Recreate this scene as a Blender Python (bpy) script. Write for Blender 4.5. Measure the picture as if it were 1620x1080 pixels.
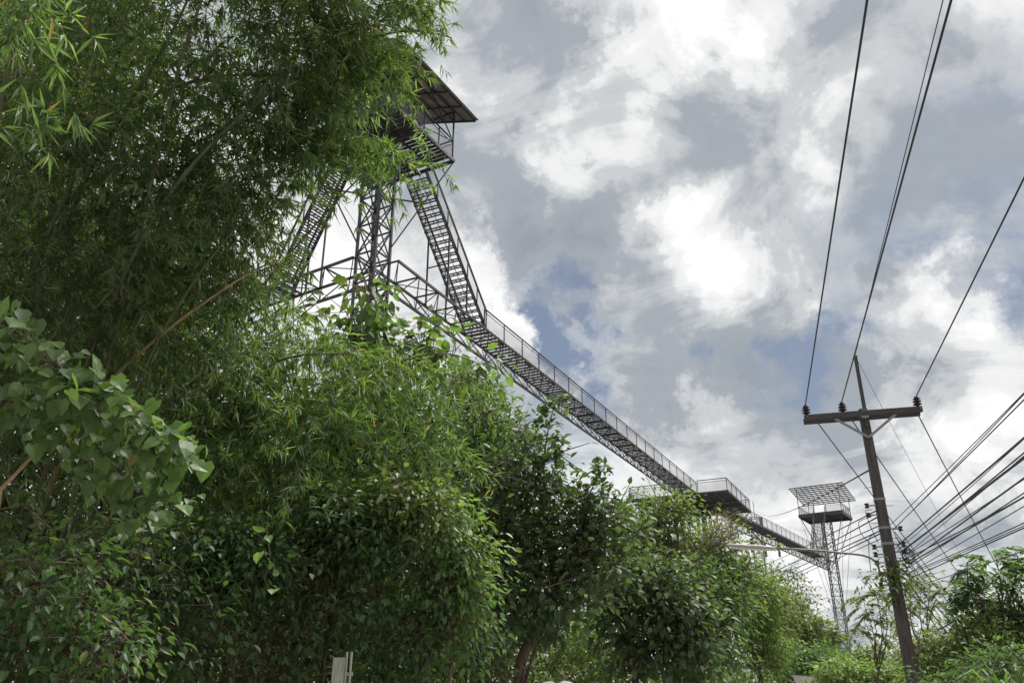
import bpy, math
import numpy as np
from mathutils import Vector, Matrix

# ------------------------------------------------------------------ scene, camera, sky, sun, exposure
S = bpy.context.scene
for o in list(bpy.data.objects):
    bpy.data.objects.remove(o)
COL = S.collection
R = math.radians

CAM = np.array([0.0, 0.0, 1.6])
PITCH = R(22.9)
FPX = 1300.0                       # focal length in pixels of the 1620 px wide photograph
cam_d = bpy.data.cameras.new('camera')
cam_d.sensor_width = 36.0
cam_d.lens = 36.0 * FPX / 1620.0
cam_d.clip_start = 0.05
cam_d.clip_end = 6000.0
cam = bpy.data.objects.new('camera', cam_d)
COL.objects.link(cam)
cam.location = CAM
cam.rotation_euler = (math.pi / 2 + PITCH, 0, 0)
S.camera = cam

SUN_AZ, SUN_EL = R(44), R(60)      # high, ahead and to the right, veiled by thin cloud
FWD = np.array([0, math.cos(PITCH), math.sin(PITCH)])
UPV = np.array([0, -math.sin(PITCH), math.cos(PITCH)])
RGT = np.array([1.0, 0, 0])


def ray(u, v):
    """direction of a photo pixel, scaled so that its component along the view axis is 1"""
    return FWD + RGT * ((u - 810.0) / FPX) + UPV * ((540.0 - v) / FPX)


def pd(u, v, depth):
    return CAM + ray(u, v) * depth


def nd(u, v):
    r = ray(u, v)
    return r / np.linalg.norm(r)


class NT:
    """small helper for node trees"""
    def __init__(self, tree):
        self.t = tree
        tree.nodes.clear()

    def n(self, typ, ins=None, **props):
        nd_ = self.t.nodes.new(typ)
        for k, v in props.items():
            setattr(nd_, k, v)
        for k, v in (ins or {}).items():
            sock = nd_.inputs[k]
            if isinstance(v, bpy.types.NodeSocket):
                self.t.links.new(v, sock)
            else:
                sock.default_value = v
        return nd_

    def math(self, op, a, b=None, c=None, clamp=False):
        m = self.t.nodes.new('ShaderNodeMath')
        m.operation = op
        m.use_clamp = clamp
        for i, v in enumerate((a, b, c)):
            if v is None:
                continue
            if isinstance(v, bpy.types.NodeSocket):
                self.t.links.new(v, m.inputs[i])
            else:
                m.inputs[i].default_value = v
        return m.outputs[0]

    def ramp(self, fac, stops, interp='LINEAR'):
        r = self.t.nodes.new('ShaderNodeValToRGB')
        r.color_ramp.interpolation = interp
        el = r.color_ramp.elements
        while len(el) < len(stops):
            el.new(0.5)
        for e, (p, c) in zip(el, stops):
            e.position = p
            e.color = (*c, 1) if len(c) == 3 else c
        self.t.links.new(fac, r.inputs[0])
        return r.outputs[0]


# world: Nishita sky seen through a broken layer of cloud (a plane of noise seen in perspective)
W = bpy.data.worlds.new('World')
S.world = W
W.use_nodes = True
T = NT(W.node_tree)
tc = T.n('ShaderNodeTexCoord')
D = tc.outputs['Generated']
sky = T.n('ShaderNodeTexSky', sky_type='NISHITA', sun_disc=False, sun_elevation=SUN_EL,
          sun_rotation=SUN_AZ, altitude=100.0, air_density=1.0, dust_density=1.5, ozone_density=1.5)
sep = T.n('ShaderNodeSeparateXYZ', {0: D})
zz = T.math('ADD', T.math('MAXIMUM', sep.outputs[2], 0.0), 0.42)
px = T.math('DIVIDE', sep.outputs[0], zz)
py = T.math('DIVIDE', sep.outputs[1], zz)
P = T.n('ShaderNodeCombineXYZ', {0: px, 1: py, 2: 0.37}).outputs[0]
n_big = T.n('ShaderNodeTexNoise', {'Vector': P, 'Scale': 2.1, 'Detail': 9.0, 'Roughness': 0.55, 'Distortion': 0.35})
n_fine = T.n('ShaderNodeTexNoise', {'Vector': P, 'Scale': 5.2, 'Detail': 10.0, 'Roughness': 0.62, 'Distortion': 0.9})
n_warp = T.n('ShaderNodeTexNoise', {'Vector': D, 'Scale': 5.0, 'Detail': 9.0, 'Roughness': 0.66})
n_lit = T.n('ShaderNodeTexNoise', {'Vector': P, 'Scale': 3.1, 'Detail': 5.0, 'Roughness': 0.5, 'Distortion': 0.3})
wv = T.n('ShaderNodeVectorMath', {0: n_warp.outputs['Color'], 1: (0.5, 0.5, 0.5)}, operation='SUBTRACT')
wv = T.n('ShaderNodeVectorMath', {0: wv.outputs[0], 'Scale': 0.40}, operation='SCALE')
Dw = T.n('ShaderNodeVectorMath', {0: D, 1: wv.outputs[0]}, operation='ADD')
Dw = T.n('ShaderNodeVectorMath', {0: Dw.outputs[0]}, operation='NORMALIZE').outputs[0]


def bank(field, u, v, rad, w):
    c = nd(u, v)
    dp = T.n('ShaderNodeVectorMath', {0: Dw, 1: tuple(c)}, operation='DOT_PRODUCT').outputs['Value']
    mr = T.n('ShaderNodeMapRange', {'Value': dp, 'From Min': math.cos(R(rad * 1.6)), 'From Max': 1.0,
                                    'To Min': 0.0, 'To Max': w}, interpolation_type='SMOOTHSTEP')
    return T.math('ADD', field, mr.outputs[0])


# cover: how much cloud hides the blue; shade: how thick and grey the cloud is
cov = T.math('ADD', T.math('MULTIPLY', n_big.outputs[0], 0.58), T.math('MULTIPLY', n_fine.outputs[0], 0.50))
cov = T.math('SUBTRACT', cov, 0.03)
for (u, v, rad, w) in [(968, 530, 3.0, -0.11), (1015, 450, 2.6, -0.07), (925, 440, 3.0, -0.06), (1235, 590, 4.0, -0.09), (1330, 575, 4.0, -0.10), (1215, 650, 3.0, -0.09),
                       (1590, 430, 4.0, -0.07), (740, 330, 4.0, -0.06), (1480, 130, 6.0, -0.05), (1290, 330, 5.0, -0.04),
                       (950, 250, 6.0, 0.12), (1100, 480, 5.0, 0.12), (1540, 620, 6.0, 0.16), (1100, 620, 5.0, 0.10), (860, 540, 2.2, 0.12), (1150, 150, 6.0, 0.08)]:
    cov = bank(cov, u, v, rad, w)
cover = T.n('ShaderNodeMapRange', {'Value': cov, 'From Min': 0.33, 'From Max': 0.52, 'To Min': 0.0, 'To Max': 1.0}, interpolation_type='SMOOTHSTEP').outputs[0]
shd = T.math('ADD', T.math('MULTIPLY', n_lit.outputs[0], 0.56), T.math('MULTIPLY', n_fine.outputs[0], 0.52))
shd = T.math('MULTIPLY_ADD', shd, 1.22, -0.150)
for (u, v, rad, w) in [(900, 75, 4.2, 0.14), (790, 60, 4.0, 0.10), (770, 270, 5.0, 0.13), (830, 340, 3.5, 0.10), (1040, 215, 4.2, 0.16), (930, 400, 4.0, 0.12), (1110, 560, 4.6, 0.18), (1040, 610, 4.0, 0.08),
                       (1330, 250, 7.0, 0.12), (1400, 470, 5.0, 0.10), (1500, 90, 6.0, 0.10), (1560, 330, 5.0, 0.10), (1280, 640, 4.0, 0.08), (1480, 720, 6.0, 0.06), (960, 500, 6.0, 0.05),
                       (940, 180, 4.5, -0.10), (1000, 60, 4.0, -0.10), (1150, 440, 4.0, -0.07), (1120, 100, 4.0, -0.07), (900, 500, 3.0, -0.10), (780, 460, 3.0, -0.10), (1010, 560, 3.0, -0.10), (1540, 580, 4.0, -0.10), (1200, 330, 4.0, -0.05)]:
    shd = bank(shd, u, v, rad, w)
shade = T.ramp(shd, [(0.38, (7.5, 7.5, 7.42)), (0.49, (6.2, 6.25, 6.25)), (0.585, (4.3, 4.45, 4.6)), (0.70, (2.75, 3.0, 3.3)), (0.95, (2.1, 2.35, 2.65))], 'EASE')
skyc = T.n('ShaderNodeMix', {'Factor': 0.70}, data_type='RGBA')
for i_ in skyc.inputs:
    if i_.type == 'RGBA' and i_.name == 'A':
        T.t.links.new(sky.outputs[0], i_)
    if i_.type == 'RGBA' and i_.name == 'B':
        i_.default_value = (1.2, 1.42, 1.78, 1)
resk = [o for o in skyc.outputs if o.type == 'RGBA'][0]
mixc = T.n('ShaderNodeMix', {'Factor': cover}, data_type='RGBA')
for i_ in mixc.inputs:
    if i_.type == 'RGBA' and i_.name == 'A':
        T.t.links.new(resk, i_)
    if i_.type == 'RGBA' and i_.name == 'B':
        T.t.links.new(shade, i_)
res = [o for o in mixc.outputs if o.type == 'RGBA'][0]
bg = T.n('ShaderNodeBackground', {'Color': res, 'Strength': 0.05})
T.n('ShaderNodeOutputWorld', {0: bg.outputs[0]})

sun_d = bpy.data.lights.new('sun', 'SUN')
sun_d.energy = 2.9
sun_d.angle = R(30)
sun_d.color = (1.0, 0.96, 0.88)
sun = bpy.data.objects.new('sun', sun_d)
COL.objects.link(sun)
sd = Vector((math.sin(SUN_AZ) * math.cos(SUN_EL), math.cos(SUN_AZ) * math.cos(SUN_EL), math.sin(SUN_EL)))
sun.rotation_euler = sd.to_track_quat('Z', 'Y').to_euler()
sun.location = (0, 0, 60)

S.cycles.max_bounces = 12
S.cycles.diffuse_bounces = 8
S.cycles.transmission_bounces = 6
S.cycles.transparent_max_bounces = 12
S.view_settings.view_transform = 'Standard'
S.view_settings.look = 'None'
S.view_settings.exposure = 1.5
S.view_settings.gamma = 1.0
S.view_settings.use_curve_mapping = False

rng = np.random.RandomState(11)


# ------------------------------------------------------------------ materials
def principled(name, color, rough=0.7, metal=0.0, var=0.25, scale=4.0, bump=0.0, spec=0.4, detail=6.0, coord='Object'):
    m = bpy.data.materials.new(name)
    m.use_nodes = True
    t = NT(m.node_tree)
    tcn = t.n('ShaderNodeTexCoord')
    vec = tcn.outputs[coord]
    if coord == 'world':
        vec = None
    nz = t.n('ShaderNodeTexNoise', {'Scale': scale, 'Detail': detail, 'Roughness': 0.65, 'Vector': vec})
    lo = tuple(c * (1 - var) for c in color)
    hi = tuple(min(1, c * (1 + var)) for c in color)
    col = t.ramp(nz.outputs[0], [(0.3, lo), (0.7, hi)])
    b = t.n('ShaderNodeBsdfPrincipled', {'Base Color': col, 'Roughness': rough, 'Metallic': metal,
                                         'Specular IOR Level': spec})
    if bump:
        bp = t.n('ShaderNodeBump', {'Height': nz.outputs[0], 'Strength': bump, 'Distance': 0.02})
        t.t.links.new(bp.outputs[0], b.inputs['Normal'])
    t.n('ShaderNodeOutputMaterial', {0: b.outputs[0]})
    return m


def steel_mat(name, base, rust, amount):
    """painted steel with rust, in world space so that pieces sharing one mesh differ"""
    m = bpy.data.materials.new(name)
    m.use_nodes = True
    t = NT(m.node_tree)
    g = t.n('ShaderNodeNewGeometry')
    nz = t.n('ShaderNodeTexNoise', {'Vector': g.outputs['Position'], 'Scale': 1.7, 'Detail': 8.0, 'Roughness': 0.7})
    n2 = t.n('ShaderNodeTexNoise', {'Vector': g.outputs['Position'], 'Scale': 14.0, 'Detail': 4.0})
    f = t.math('ADD', t.math('MULTIPLY', nz.outputs[0], 0.75), t.math('MULTIPLY', n2.outputs[0], 0.25))
    col = t.ramp(f, [(0.3, tuple(c * 0.8 for c in base)), (0.55, base), (0.55 + 0.25 * (1 - amount), rust), (0.9, rust)])
    b = t.n('ShaderNodeBsdfPrincipled', {'Base Color': col, 'Roughness': 0.55, 'Metallic': 0.0, 'Specular IOR Level': 0.45})
    t.n('ShaderNodeOutputMaterial', {0: b.outputs[0]})
    return m


def mesh_mat(name, color, cover, cell=0.05):
    """fine woven wire netting: wires with open cells between"""
    m = bpy.data.materials.new(name)
    m.use_nodes = True
    t = NT(m.node_tree)
    tcn = t.n('ShaderNodeTexCoord')
    nz = t.n('ShaderNodeTexNoise', {'Vector': t.n('ShaderNodeNewGeometry').outputs['Position'], 'Scale': 0.9, 'Detail': 4.0})
    fac = t.math('MULTIPLY_ADD', nz.outputs[0], 0.22, cover - 0.11)
    tr = t.n('ShaderNodeBsdfTransparent')
    di = t.n('ShaderNodeBsdfDiffuse', {'Color': (*color, 1)})
    tl = t.n('ShaderNodeBsdfTranslucent', {'Color': (*color, 1)})
    ad = t.n('ShaderNodeMixShader', {0: 0.5, 1: di.outputs[0], 2: tl.outputs[0]})
    mx = t.n('ShaderNodeMixShader', {0: fac, 1: tr.outputs[0], 2: ad.outputs[0]})
    t.n('ShaderNodeOutputMaterial', {0: mx.outputs[0]})
    return m


def leaf_mat(name, stops, trans=0.42, rough=0.42, spec=0.5, tscale=(1.25, 1.35, 0.5)):
    """leaf: diffuse + sheen of the cuticle + light passing through; colour differs from leaf to leaf"""
    m = bpy.data.materials.new(name)
    m.use_nodes = True
    t = NT(m.node_tree)
    at = t.n('ShaderNodeAttribute', attribute_name='tint')
    oi = t.n('ShaderNodeObjectInfo')
    f = t.math('FRACT', t.math('ADD', at.outputs['Fac'], oi.outputs['Random']))
    g = t.n('ShaderNodeNewGeometry')
    nz = t.n('ShaderNodeTexNoise', {'Vector': g.outputs['Position'], 'Scale': 0.55, 'Detail': 3.0})
    col = t.ramp(f, stops)
    hs = t.n('ShaderNodeHueSaturation', {'Hue': t.math('MULTIPLY_ADD', nz.outputs[0], 0.05, 0.475),
                                         'Value': t.math('MULTIPLY_ADD', nz.outputs[0], 0.9, 0.55), 'Saturation': 0.88, 'Color': col})
    col = hs.outputs[0]
    b = t.n('ShaderNodeBsdfPrincipled', {'Base Color': col, 'Roughness': rough, 'Specular IOR Level': spec})
    tcol = t.n('ShaderNodeVectorMath', {0: col, 1: tscale}, operation='MULTIPLY')
    tl = t.n('ShaderNodeBsdfTranslucent', {'Color': tcol.outputs[0]})
    mx = t.n('ShaderNodeMixShader', {0: trans, 1: b.outputs[0], 2: tl.outputs[0]})
    t.n('ShaderNodeOutputMaterial', {0: mx.outputs[0]})
    return m


M = {}
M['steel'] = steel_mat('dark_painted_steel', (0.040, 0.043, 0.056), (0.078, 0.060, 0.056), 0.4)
M['steel_far'] = steel_mat('haze_tinted_steel', (0.055, 0.064, 0.080), (0.085, 0.076, 0.075), 0.3)  # dark steel paled and blued: distance haze put into the colour
M['plank'] = principled('weathered_dark_plank', (0.034, 0.036, 0.043), 0.8, var=0.4, scale=3.0)
M['netting'] = mesh_mat('wire_netting', (0.34, 0.34, 0.35), 0.34)
M['floor_netting'] = mesh_mat('floor_wire_netting', (0.20, 0.20, 0.21), 0.42)
M['roof_sheet'] = principled('fibre_cement_roof_sheet', (0.27, 0.275, 0.275), 0.85, var=0.3, scale=2.0)
M['concrete'] = principled('weathered_concrete', (0.075, 0.067, 0.063), 0.9, var=0.55, scale=3.5, bump=0.35)
_t = M['concrete'].node_tree            # rain streaks run down the pole
_n = [x for x in _t.nodes if x.type == 'TEX_NOISE'][0]
_mp = _t.nodes.new('ShaderNodeMapping')
_mp.inputs['Scale'].default_value = (5.0, 5.0, 0.45)
_t.links.new([x for x in _t.nodes if x.type == 'TEX_COORD'][0].outputs['Object'], _mp.inputs[0])
_t.links.new(_mp.outputs[0], _n.inputs['Vector'])
M['wood_arm'] = principled('grey_weathered_timber', (0.065, 0.062, 0.066), 0.85, var=0.45, scale=6.0, bump=0.3)
M['ceramic'] = principled('brown_glazed_ceramic', (0.035, 0.022, 0.03), 0.25, var=0.2, spec=0.6)
M['galv'] = principled('galvanised_steel', (0.22, 0.225, 0.24), 0.5, metal=0.5, var=0.25, scale=8)
M['cable'] = principled('black_cable_jacket', (0.022, 0.021, 0.030), 0.55, var=0.2)
M['lamp'] = principled('pale_painted_lamp_housing', (0.36, 0.34, 0.30), 0.5, var=0.2)
M['lamp_arm'] = principled('dull_olive_grey_lamp_tube', (0.17, 0.17, 0.13), 0.55, var=0.3)
M['bark'] = principled('brown_bark', (0.085, 0.062, 0.045), 0.9, var=0.45, scale=9.0, bump=0.5)
M['bark_pale'] = principled('pale_grey_bark', (0.17, 0.145, 0.115), 0.9, var=0.4, scale=8.0, bump=0.4)
M['culm'] = principled('green_brown_bamboo_culm', (0.070, 0.072, 0.035), 0.5, var=0.4, scale=5.0)
M['culm_dry'] = principled('dry_tan_bamboo_culm', (0.26, 0.19, 0.10), 0.6, var=0.3, scale=5.0)
M['white_paint'] = principled('chalky_white_paint', (0.62, 0.62, 0.58), 0.7, var=0.12)
M['sign_paint'] = principled('dirty_pale_paint', (0.30, 0.31, 0.26), 0.8, var=0.35, scale=6)
M['soil'] = principled('light_bounce_soil', (0.125, 0.105, 0.075), 0.95, var=0.5, scale=1.2, bump=0.5)  # ground out of view, lightened so that it bounces light up
M['bounce_road'] = principled('light_bounce_road', (0.33, 0.325, 0.31), 0.9, var=0.25, scale=20, bump=0.3)  # unseen road surface, made pale to reflect light onto leaf undersides
M['kerb'] = principled('kerb_concrete', (0.32, 0.31, 0.29), 0.9, var=0.2, scale=4)
M['paint'] = principled('road_paint', (0.70, 0.70, 0.66), 0.8, var=0.15, scale=10)
M['tarp'] = principled('pale_blue_grey_sheet', (0.12, 0.14, 0.14), 0.6, var=0.2, scale=5)

G = lambda *c: c
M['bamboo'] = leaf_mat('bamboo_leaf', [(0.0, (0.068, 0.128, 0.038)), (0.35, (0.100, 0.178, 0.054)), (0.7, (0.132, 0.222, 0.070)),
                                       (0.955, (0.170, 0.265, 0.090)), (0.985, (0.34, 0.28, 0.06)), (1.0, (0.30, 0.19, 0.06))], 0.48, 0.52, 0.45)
M['bamboo_dark'] = leaf_mat('darker_bamboo_leaf', [(0.0, (0.052, 0.095, 0.034)), (0.5, (0.078, 0.135, 0.046)), (0.9, (0.105, 0.170, 0.056)),
                                                (0.97, (0.17, 0.14, 0.06)), (1.0, (0.20, 0.13, 0.06))], 0.46, 0.52, 0.45)  # same plant as the bamboo leaf, in a darker range of greens
M['broad'] = leaf_mat('broad_green_leaf', [(0.0, (0.042, 0.098, 0.034)), (0.5, (0.064, 0.138, 0.044)), (0.96, (0.098, 0.182, 0.056)), (1.0, (0.17, 0.20, 0.06))], 0.46, 0.55, 0.38)
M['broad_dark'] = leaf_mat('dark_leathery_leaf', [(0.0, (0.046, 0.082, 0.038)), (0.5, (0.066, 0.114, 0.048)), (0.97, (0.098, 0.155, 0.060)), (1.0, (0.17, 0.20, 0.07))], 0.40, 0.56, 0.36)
M['broad_light'] = leaf_mat('light_green_leaf', [(0.0, (0.085, 0.140, 0.036)), (0.5, (0.120, 0.190, 0.050)), (0.96, (0.160, 0.240, 0.065)), (1.0, (0.24, 0.25, 0.08))], 0.46, 0.5, 0.4)
M['forest'] = leaf_mat('forest_leaf', [(0.0, (0.068, 0.100, 0.036)), (0.5, (0.105, 0.150, 0.050)), (0.9, (0.150, 0.195, 0.065)), (1.0, (0.22, 0.20, 0.08))], 0.42, 0.55, 0.35)
M['vine'] = leaf_mat('vine_leaf', [(0.0, (0.065, 0.125, 0.038)), (0.5, (0.090, 0.175, 0.046)), (0.985, (0.130, 0.230, 0.055)), (1.0, (0.25, 0.14, 0.05))], 0.46, 0.5, 0.5)
M['teak'] = leaf_mat('large_green_leaf', [(0.0, (0.070, 0.130, 0.036)), (0.5, (0.095, 0.170, 0.045)), (1.0, (0.130, 0.215, 0.055))], 0.46, 0.5, 0.45)
M['flower'] = leaf_mat('brown_flower_panicle', [(0.0, (0.16, 0.13, 0.06)), (0.5, (0.22, 0.18, 0.08)), (1.0, (0.28, 0.24, 0.12))], 0.3, 0.7, 0.2)


# ------------------------------------------------------------------ object helpers
WMAT = {}


def link(o, parent=None, world=None):
    COL.objects.link(o)
    w = world if world is not None else Matrix.Identity(4)
    WMAT[o.name] = w
    if parent is not None:
        o.parent = parent
        o.matrix_parent_inverse = WMAT[parent.name].inverted()
    o.matrix_basis = w
    return o


def tag(o, label=None, cat=None, group=None, kind=None):
    if label:
        o['label'] = label
    if cat:
        o['category'] = cat
    if group:
        o['group'] = group
    if kind:
        o['kind'] = kind
    return o


def thing(name, label, cat, loc, group=None):
    o = bpy.data.objects.new(name, None)
    o.empty_display_size = 0.3
    link(o, None, Matrix.Translation(Vector(loc)))
    return tag(o, label, cat, group)


def mesh_from(name, verts, faces, mat, smooth=False):
    me = bpy.data.meshes.new(name)
    me.from_pydata([tuple(map(float, v)) for v in verts], [], faces)
    me.materials.append(mat)
    if smooth:
        for p in me.polygons:
            p.use_smooth = True
    me.update()
    return me


def add_mesh(name, me, parent=None, world=None):
    return link(bpy.data.objects.new(name, me), parent, world)


BOX_V = [(x, y, z) for x in (-.5, .5) for y in (-.5, .5) for z in (-.5, .5)]
BOX_F = [(0, 1, 3, 2), (4, 6, 7, 5), (0, 4, 5, 1), (2, 3, 7, 6), (0, 2, 6, 4), (1, 5, 7, 3)]
_shared = {}


def unit_box(mat):
    k = ('box', mat)
    if k not in _shared:
        _shared[k] = mesh_from('bar_' + mat, BOX_V, BOX_F, M[mat])
    return _shared[k]


def unit_rod(mat, n=8):
    k = ('rod', mat, n)
    if k not in _shared:
        vs, fs = [], []
        for i in range(n):
            a = 2 * math.pi * i / n
            vs += [(-.5, .5 * math.cos(a), .5 * math.sin(a)), (.5, .5 * math.cos(a), .5 * math.sin(a))]
        for i in range(n):
            j = (i + 1) % n
            fs.append((2 * i, 2 * i + 1, 2 * j + 1, 2 * j))
        fs.append(tuple(2 * i for i in range(n))[::-1])
        fs.append(tuple(2 * i + 1 for i in range(n)))
        _shared[k] = mesh_from('rod_' + mat, vs, fs, M[mat], False)
    return _shared[k]


def frame_mat(a, b, w, h, ref=(0, 0, 1)):
    a, b = Vector(a), Vector(b)
    x = b - a
    L = x.length
    x.normalize()
    r = Vector(ref)
    if abs(x.dot(r)) > 0.98:
        r = Vector((0.37, 0.93, 0))
    y = r.cross(x).normalized()
    z = x.cross(y)
    m = Matrix(((x.x * L, y.x * w, z.x * h, 0), (x.y * L, y.y * w, z.y * h, 0), (x.z * L, y.z * w, z.z * h, 0), (0, 0, 0, 1)))
    m.translation = (a + b) / 2
    return m


def bar(name, a, b, w, h, mat, parent, ref=(0, 0, 1)):
    return add_mesh(name, unit_box(mat), parent, frame_mat(a, b, w, h, ref))


def rod(name, a, b, d, mat, parent):
    return add_mesh(name, unit_rod(mat), parent, frame_mat(a, b, d, d))


def quad_panel(name, pts, mat, parent, thick=0.006):
    """thin sheet with real thickness through four corner points"""
    p = [Vector(q) for q in pts]
    n = (p[1] - p[0]).cross(p[3] - p[0]).normalized() * thick
    vs = p + [q + n for q in p]
    fs = [(0, 1, 2, 3), (7, 6, 5, 4), (0, 4, 5, 1), (1, 5, 6, 2), (2, 6, 7, 3), (3, 7, 4, 0)]
    return add_mesh(name, mesh_from(name, vs, fs, M[mat]), parent)


def sheet(name, pts, mat, parent):
    """netting: a single woven layer"""
    return add_mesh(name, mesh_from(name, pts, [(0, 1, 2, 3)], M[mat]), parent)


def tube_geo(pts, radii, n=6, cap=True):
    pts = np.asarray(pts, float)
    k = len(pts)
    radii = np.broadcast_to(np.asarray(radii, float), (k,))
    tan = np.gradient(pts, axis=0)
    tan /= np.linalg.norm(tan, axis=1)[:, None] + 1e-9
    ref = np.array([0.31, 0.17, 0.93])
    if abs(np.mean(tan @ ref)) > 0.9:
        ref = np.array([0.9, 0.3, 0.1])
    s = np.cross(tan, ref)
    s /= np.linalg.norm(s, axis=1)[:, None]
    t2 = np.cross(tan, s)
    ang = np.arange(n) * 2 * math.pi / n
    v = pts[:, None, :] + radii[:, None, None] * (np.cos(ang)[None, :, None] * s[:, None, :] + np.sin(ang)[None, :, None] * t2[:, None, :])
    v = v.reshape(-1, 3)
    f = []
    for i in range(k - 1):
        for j in range(n):
            a, b = i * n + j, i * n + (j + 1) % n
            f.append((a, b, b + n, a + n))
    if cap:
        f.append(tuple(range(n))[::-1])
        f.append(tuple((k - 1) * n + j for j in range(n)))
    return v, f


def tubes(name, lst, mat, parent=None, n=6, smooth=True):
    vs, fs, off = [], [], 0
    for pts, rad in lst:
        v, f = tube_geo(pts, rad, n)
        vs.append(v)
        fs += [tuple(i + off for i in q) for q in f]
        off += len(v)
    me = mesh_from(name, np.concatenate(vs), fs, M[mat], smooth)
    return add_mesh(name, me, parent)


def V3(x, y, z):
    return np.array([x, y, z], float)


# ------------------------------------------------------------------ ground and road
def ground_z(x, y):
    return -0.35 - 0.25 * math.sin(x * 0.05 + 1) * math.sin(y * 0.043) if True else 0


gx = np.concatenate([np.linspace(-2500, -90, 14), np.linspace(-80, 80, 41), np.linspace(90, 2500, 14)])
gy = np.concatenate([np.linspace(-2500, -60, 12), np.linspace(-50, 150, 51), np.linspace(165, 2500, 14)])
vs = [(x, y, ground_z(x, y)) for y in gy for x in gx]
nx = len(gx)
fs = [(j * nx + i, j * nx + i + 1, (j + 1) * nx + i + 1, (j + 1) * nx + i) for j in range(len(gy) - 1) for i in range(nx - 1)]
tag(add_mesh('ground', mesh_from('ground', vs, fs, M['soil'])), kind='structure')
ROAD_AZ = R(15.2)
re_ = np.array([math.sin(ROAD_AZ), math.cos(ROAD_AZ), 0])
rr_ = np.array([math.cos(ROAD_AZ), -math.sin(ROAD_AZ), 0])


def road_pt(s, l, z):
    return re_ * s + rr_ * l + np.array([0, 0, z])


def strip(name, l0, l1, z0, z1, mat, s0=-40, s1=160):
    c = [road_pt(s, l, z) for s in (s0, s1) for l in (l0, l1) for z in (z0, z1)]
    fs = [(0, 1, 3, 2), (4, 6, 7, 5), (0, 4, 5, 1), (2, 3, 7, 6), (0, 2, 6, 4), (1, 5, 7, 3)]
    return tag(add_mesh(name, mesh_from(name, c, fs, M[mat])), kind='structure')


strip('road', -4.6, 2.6, -0.8, 0.0, 'bounce_road')
strip('kerb', 2.6, 2.78, -0.8, 0.12, 'kerb')
strip('pavement', 2.78, 4.6, -0.8, 0.11, 'kerb')
for i in range(24):
    strip('lane_marking', -0.36, -0.24, 0.0, 0.004, 'paint', -30 + i * 6, -27 + i * 6)

# ------------------------------------------------------------------ skywalk: towers, stairs, bridges, platforms
ZB = 1.6 + 17.0        # walkway level
ZT = 1.6 + 22.8        # tower deck level


def dirs(az):
    e = np.array([math.sin(az), math.cos(az), 0.0])
    r = np.array([math.cos(az), -math.sin(az), 0.0])
    return e, r


UPZ = np.array([0, 0, 1.0])


def lattice(root, c, az, s, z0, z1, panel, leg, br, mat, horizontals=True):
    e, r = dirs(az)
    cs = [c + e * a * s / 2 + r * b * s / 2 for a, b in ((-1, -1), (-1, 1), (1, 1), (1, -1))]
    for q in cs:
        bar('leg', q + UPZ * z0, q + UPZ * z1, leg, leg, mat, root, tuple(e))
    n = max(1, int(round((z1 - z0) / panel)))
    for k in range(n):
        a, b = z0 + (z1 - z0) * k / n, z0 + (z1 - z0) * (k + 1) / n
        for i in range(4):
            p, q = cs[i], cs[(i + 1) % 4]
            bar('brace', p + UPZ * a, q + UPZ * b, br, br, mat, root)
            bar('brace', q + UPZ * a, p + UPZ * b, br, br, mat, root)
            if horizontals:
                bar('ring_bar', p + UPZ * b, q + UPZ * b, br * 1.25, br * 1.25, mat, root)
    return cs


def railing(root, pts, h, mat, pw=0.05, spacing=1.6, net='netting', mid=True, skip_first=False):
    """posts, top rail, mid rail and netting panels along a polyline of deck-edge points"""
    for i in range(len(pts) - 1):
        a, b = np.array(pts[i]), np.array(pts[i + 1])
        L = np.linalg.norm((b - a)[:2])
        n = max(1, int(round(L / spacing)))
        for k in range(n + 1):
            if k == n and i < len(pts) - 2:
                continue
            p = a + (b - a) * k / n
            bar('railing_post', p, p + UPZ * h, pw, pw, mat, root)
        bar('handrail', a + UPZ * h, b + UPZ * h, pw * 1.15, pw * 1.15, mat, root)
        if mid:
            bar('lower_rail', a + UPZ * h * 0.82, b + UPZ * h * 0.82, pw * 0.6, pw * 0.6, mat, root)
        if net:
            for k in range(n):
                p, q = a + (b - a) * k / n, a + (b - a) * (k + 1) / n
                sheet('netting_panel', [p + UPZ * 0.04, q + UPZ * 0.04, q + UPZ * h * 0.8, p + UPZ * h * 0.8], net, root)


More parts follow.
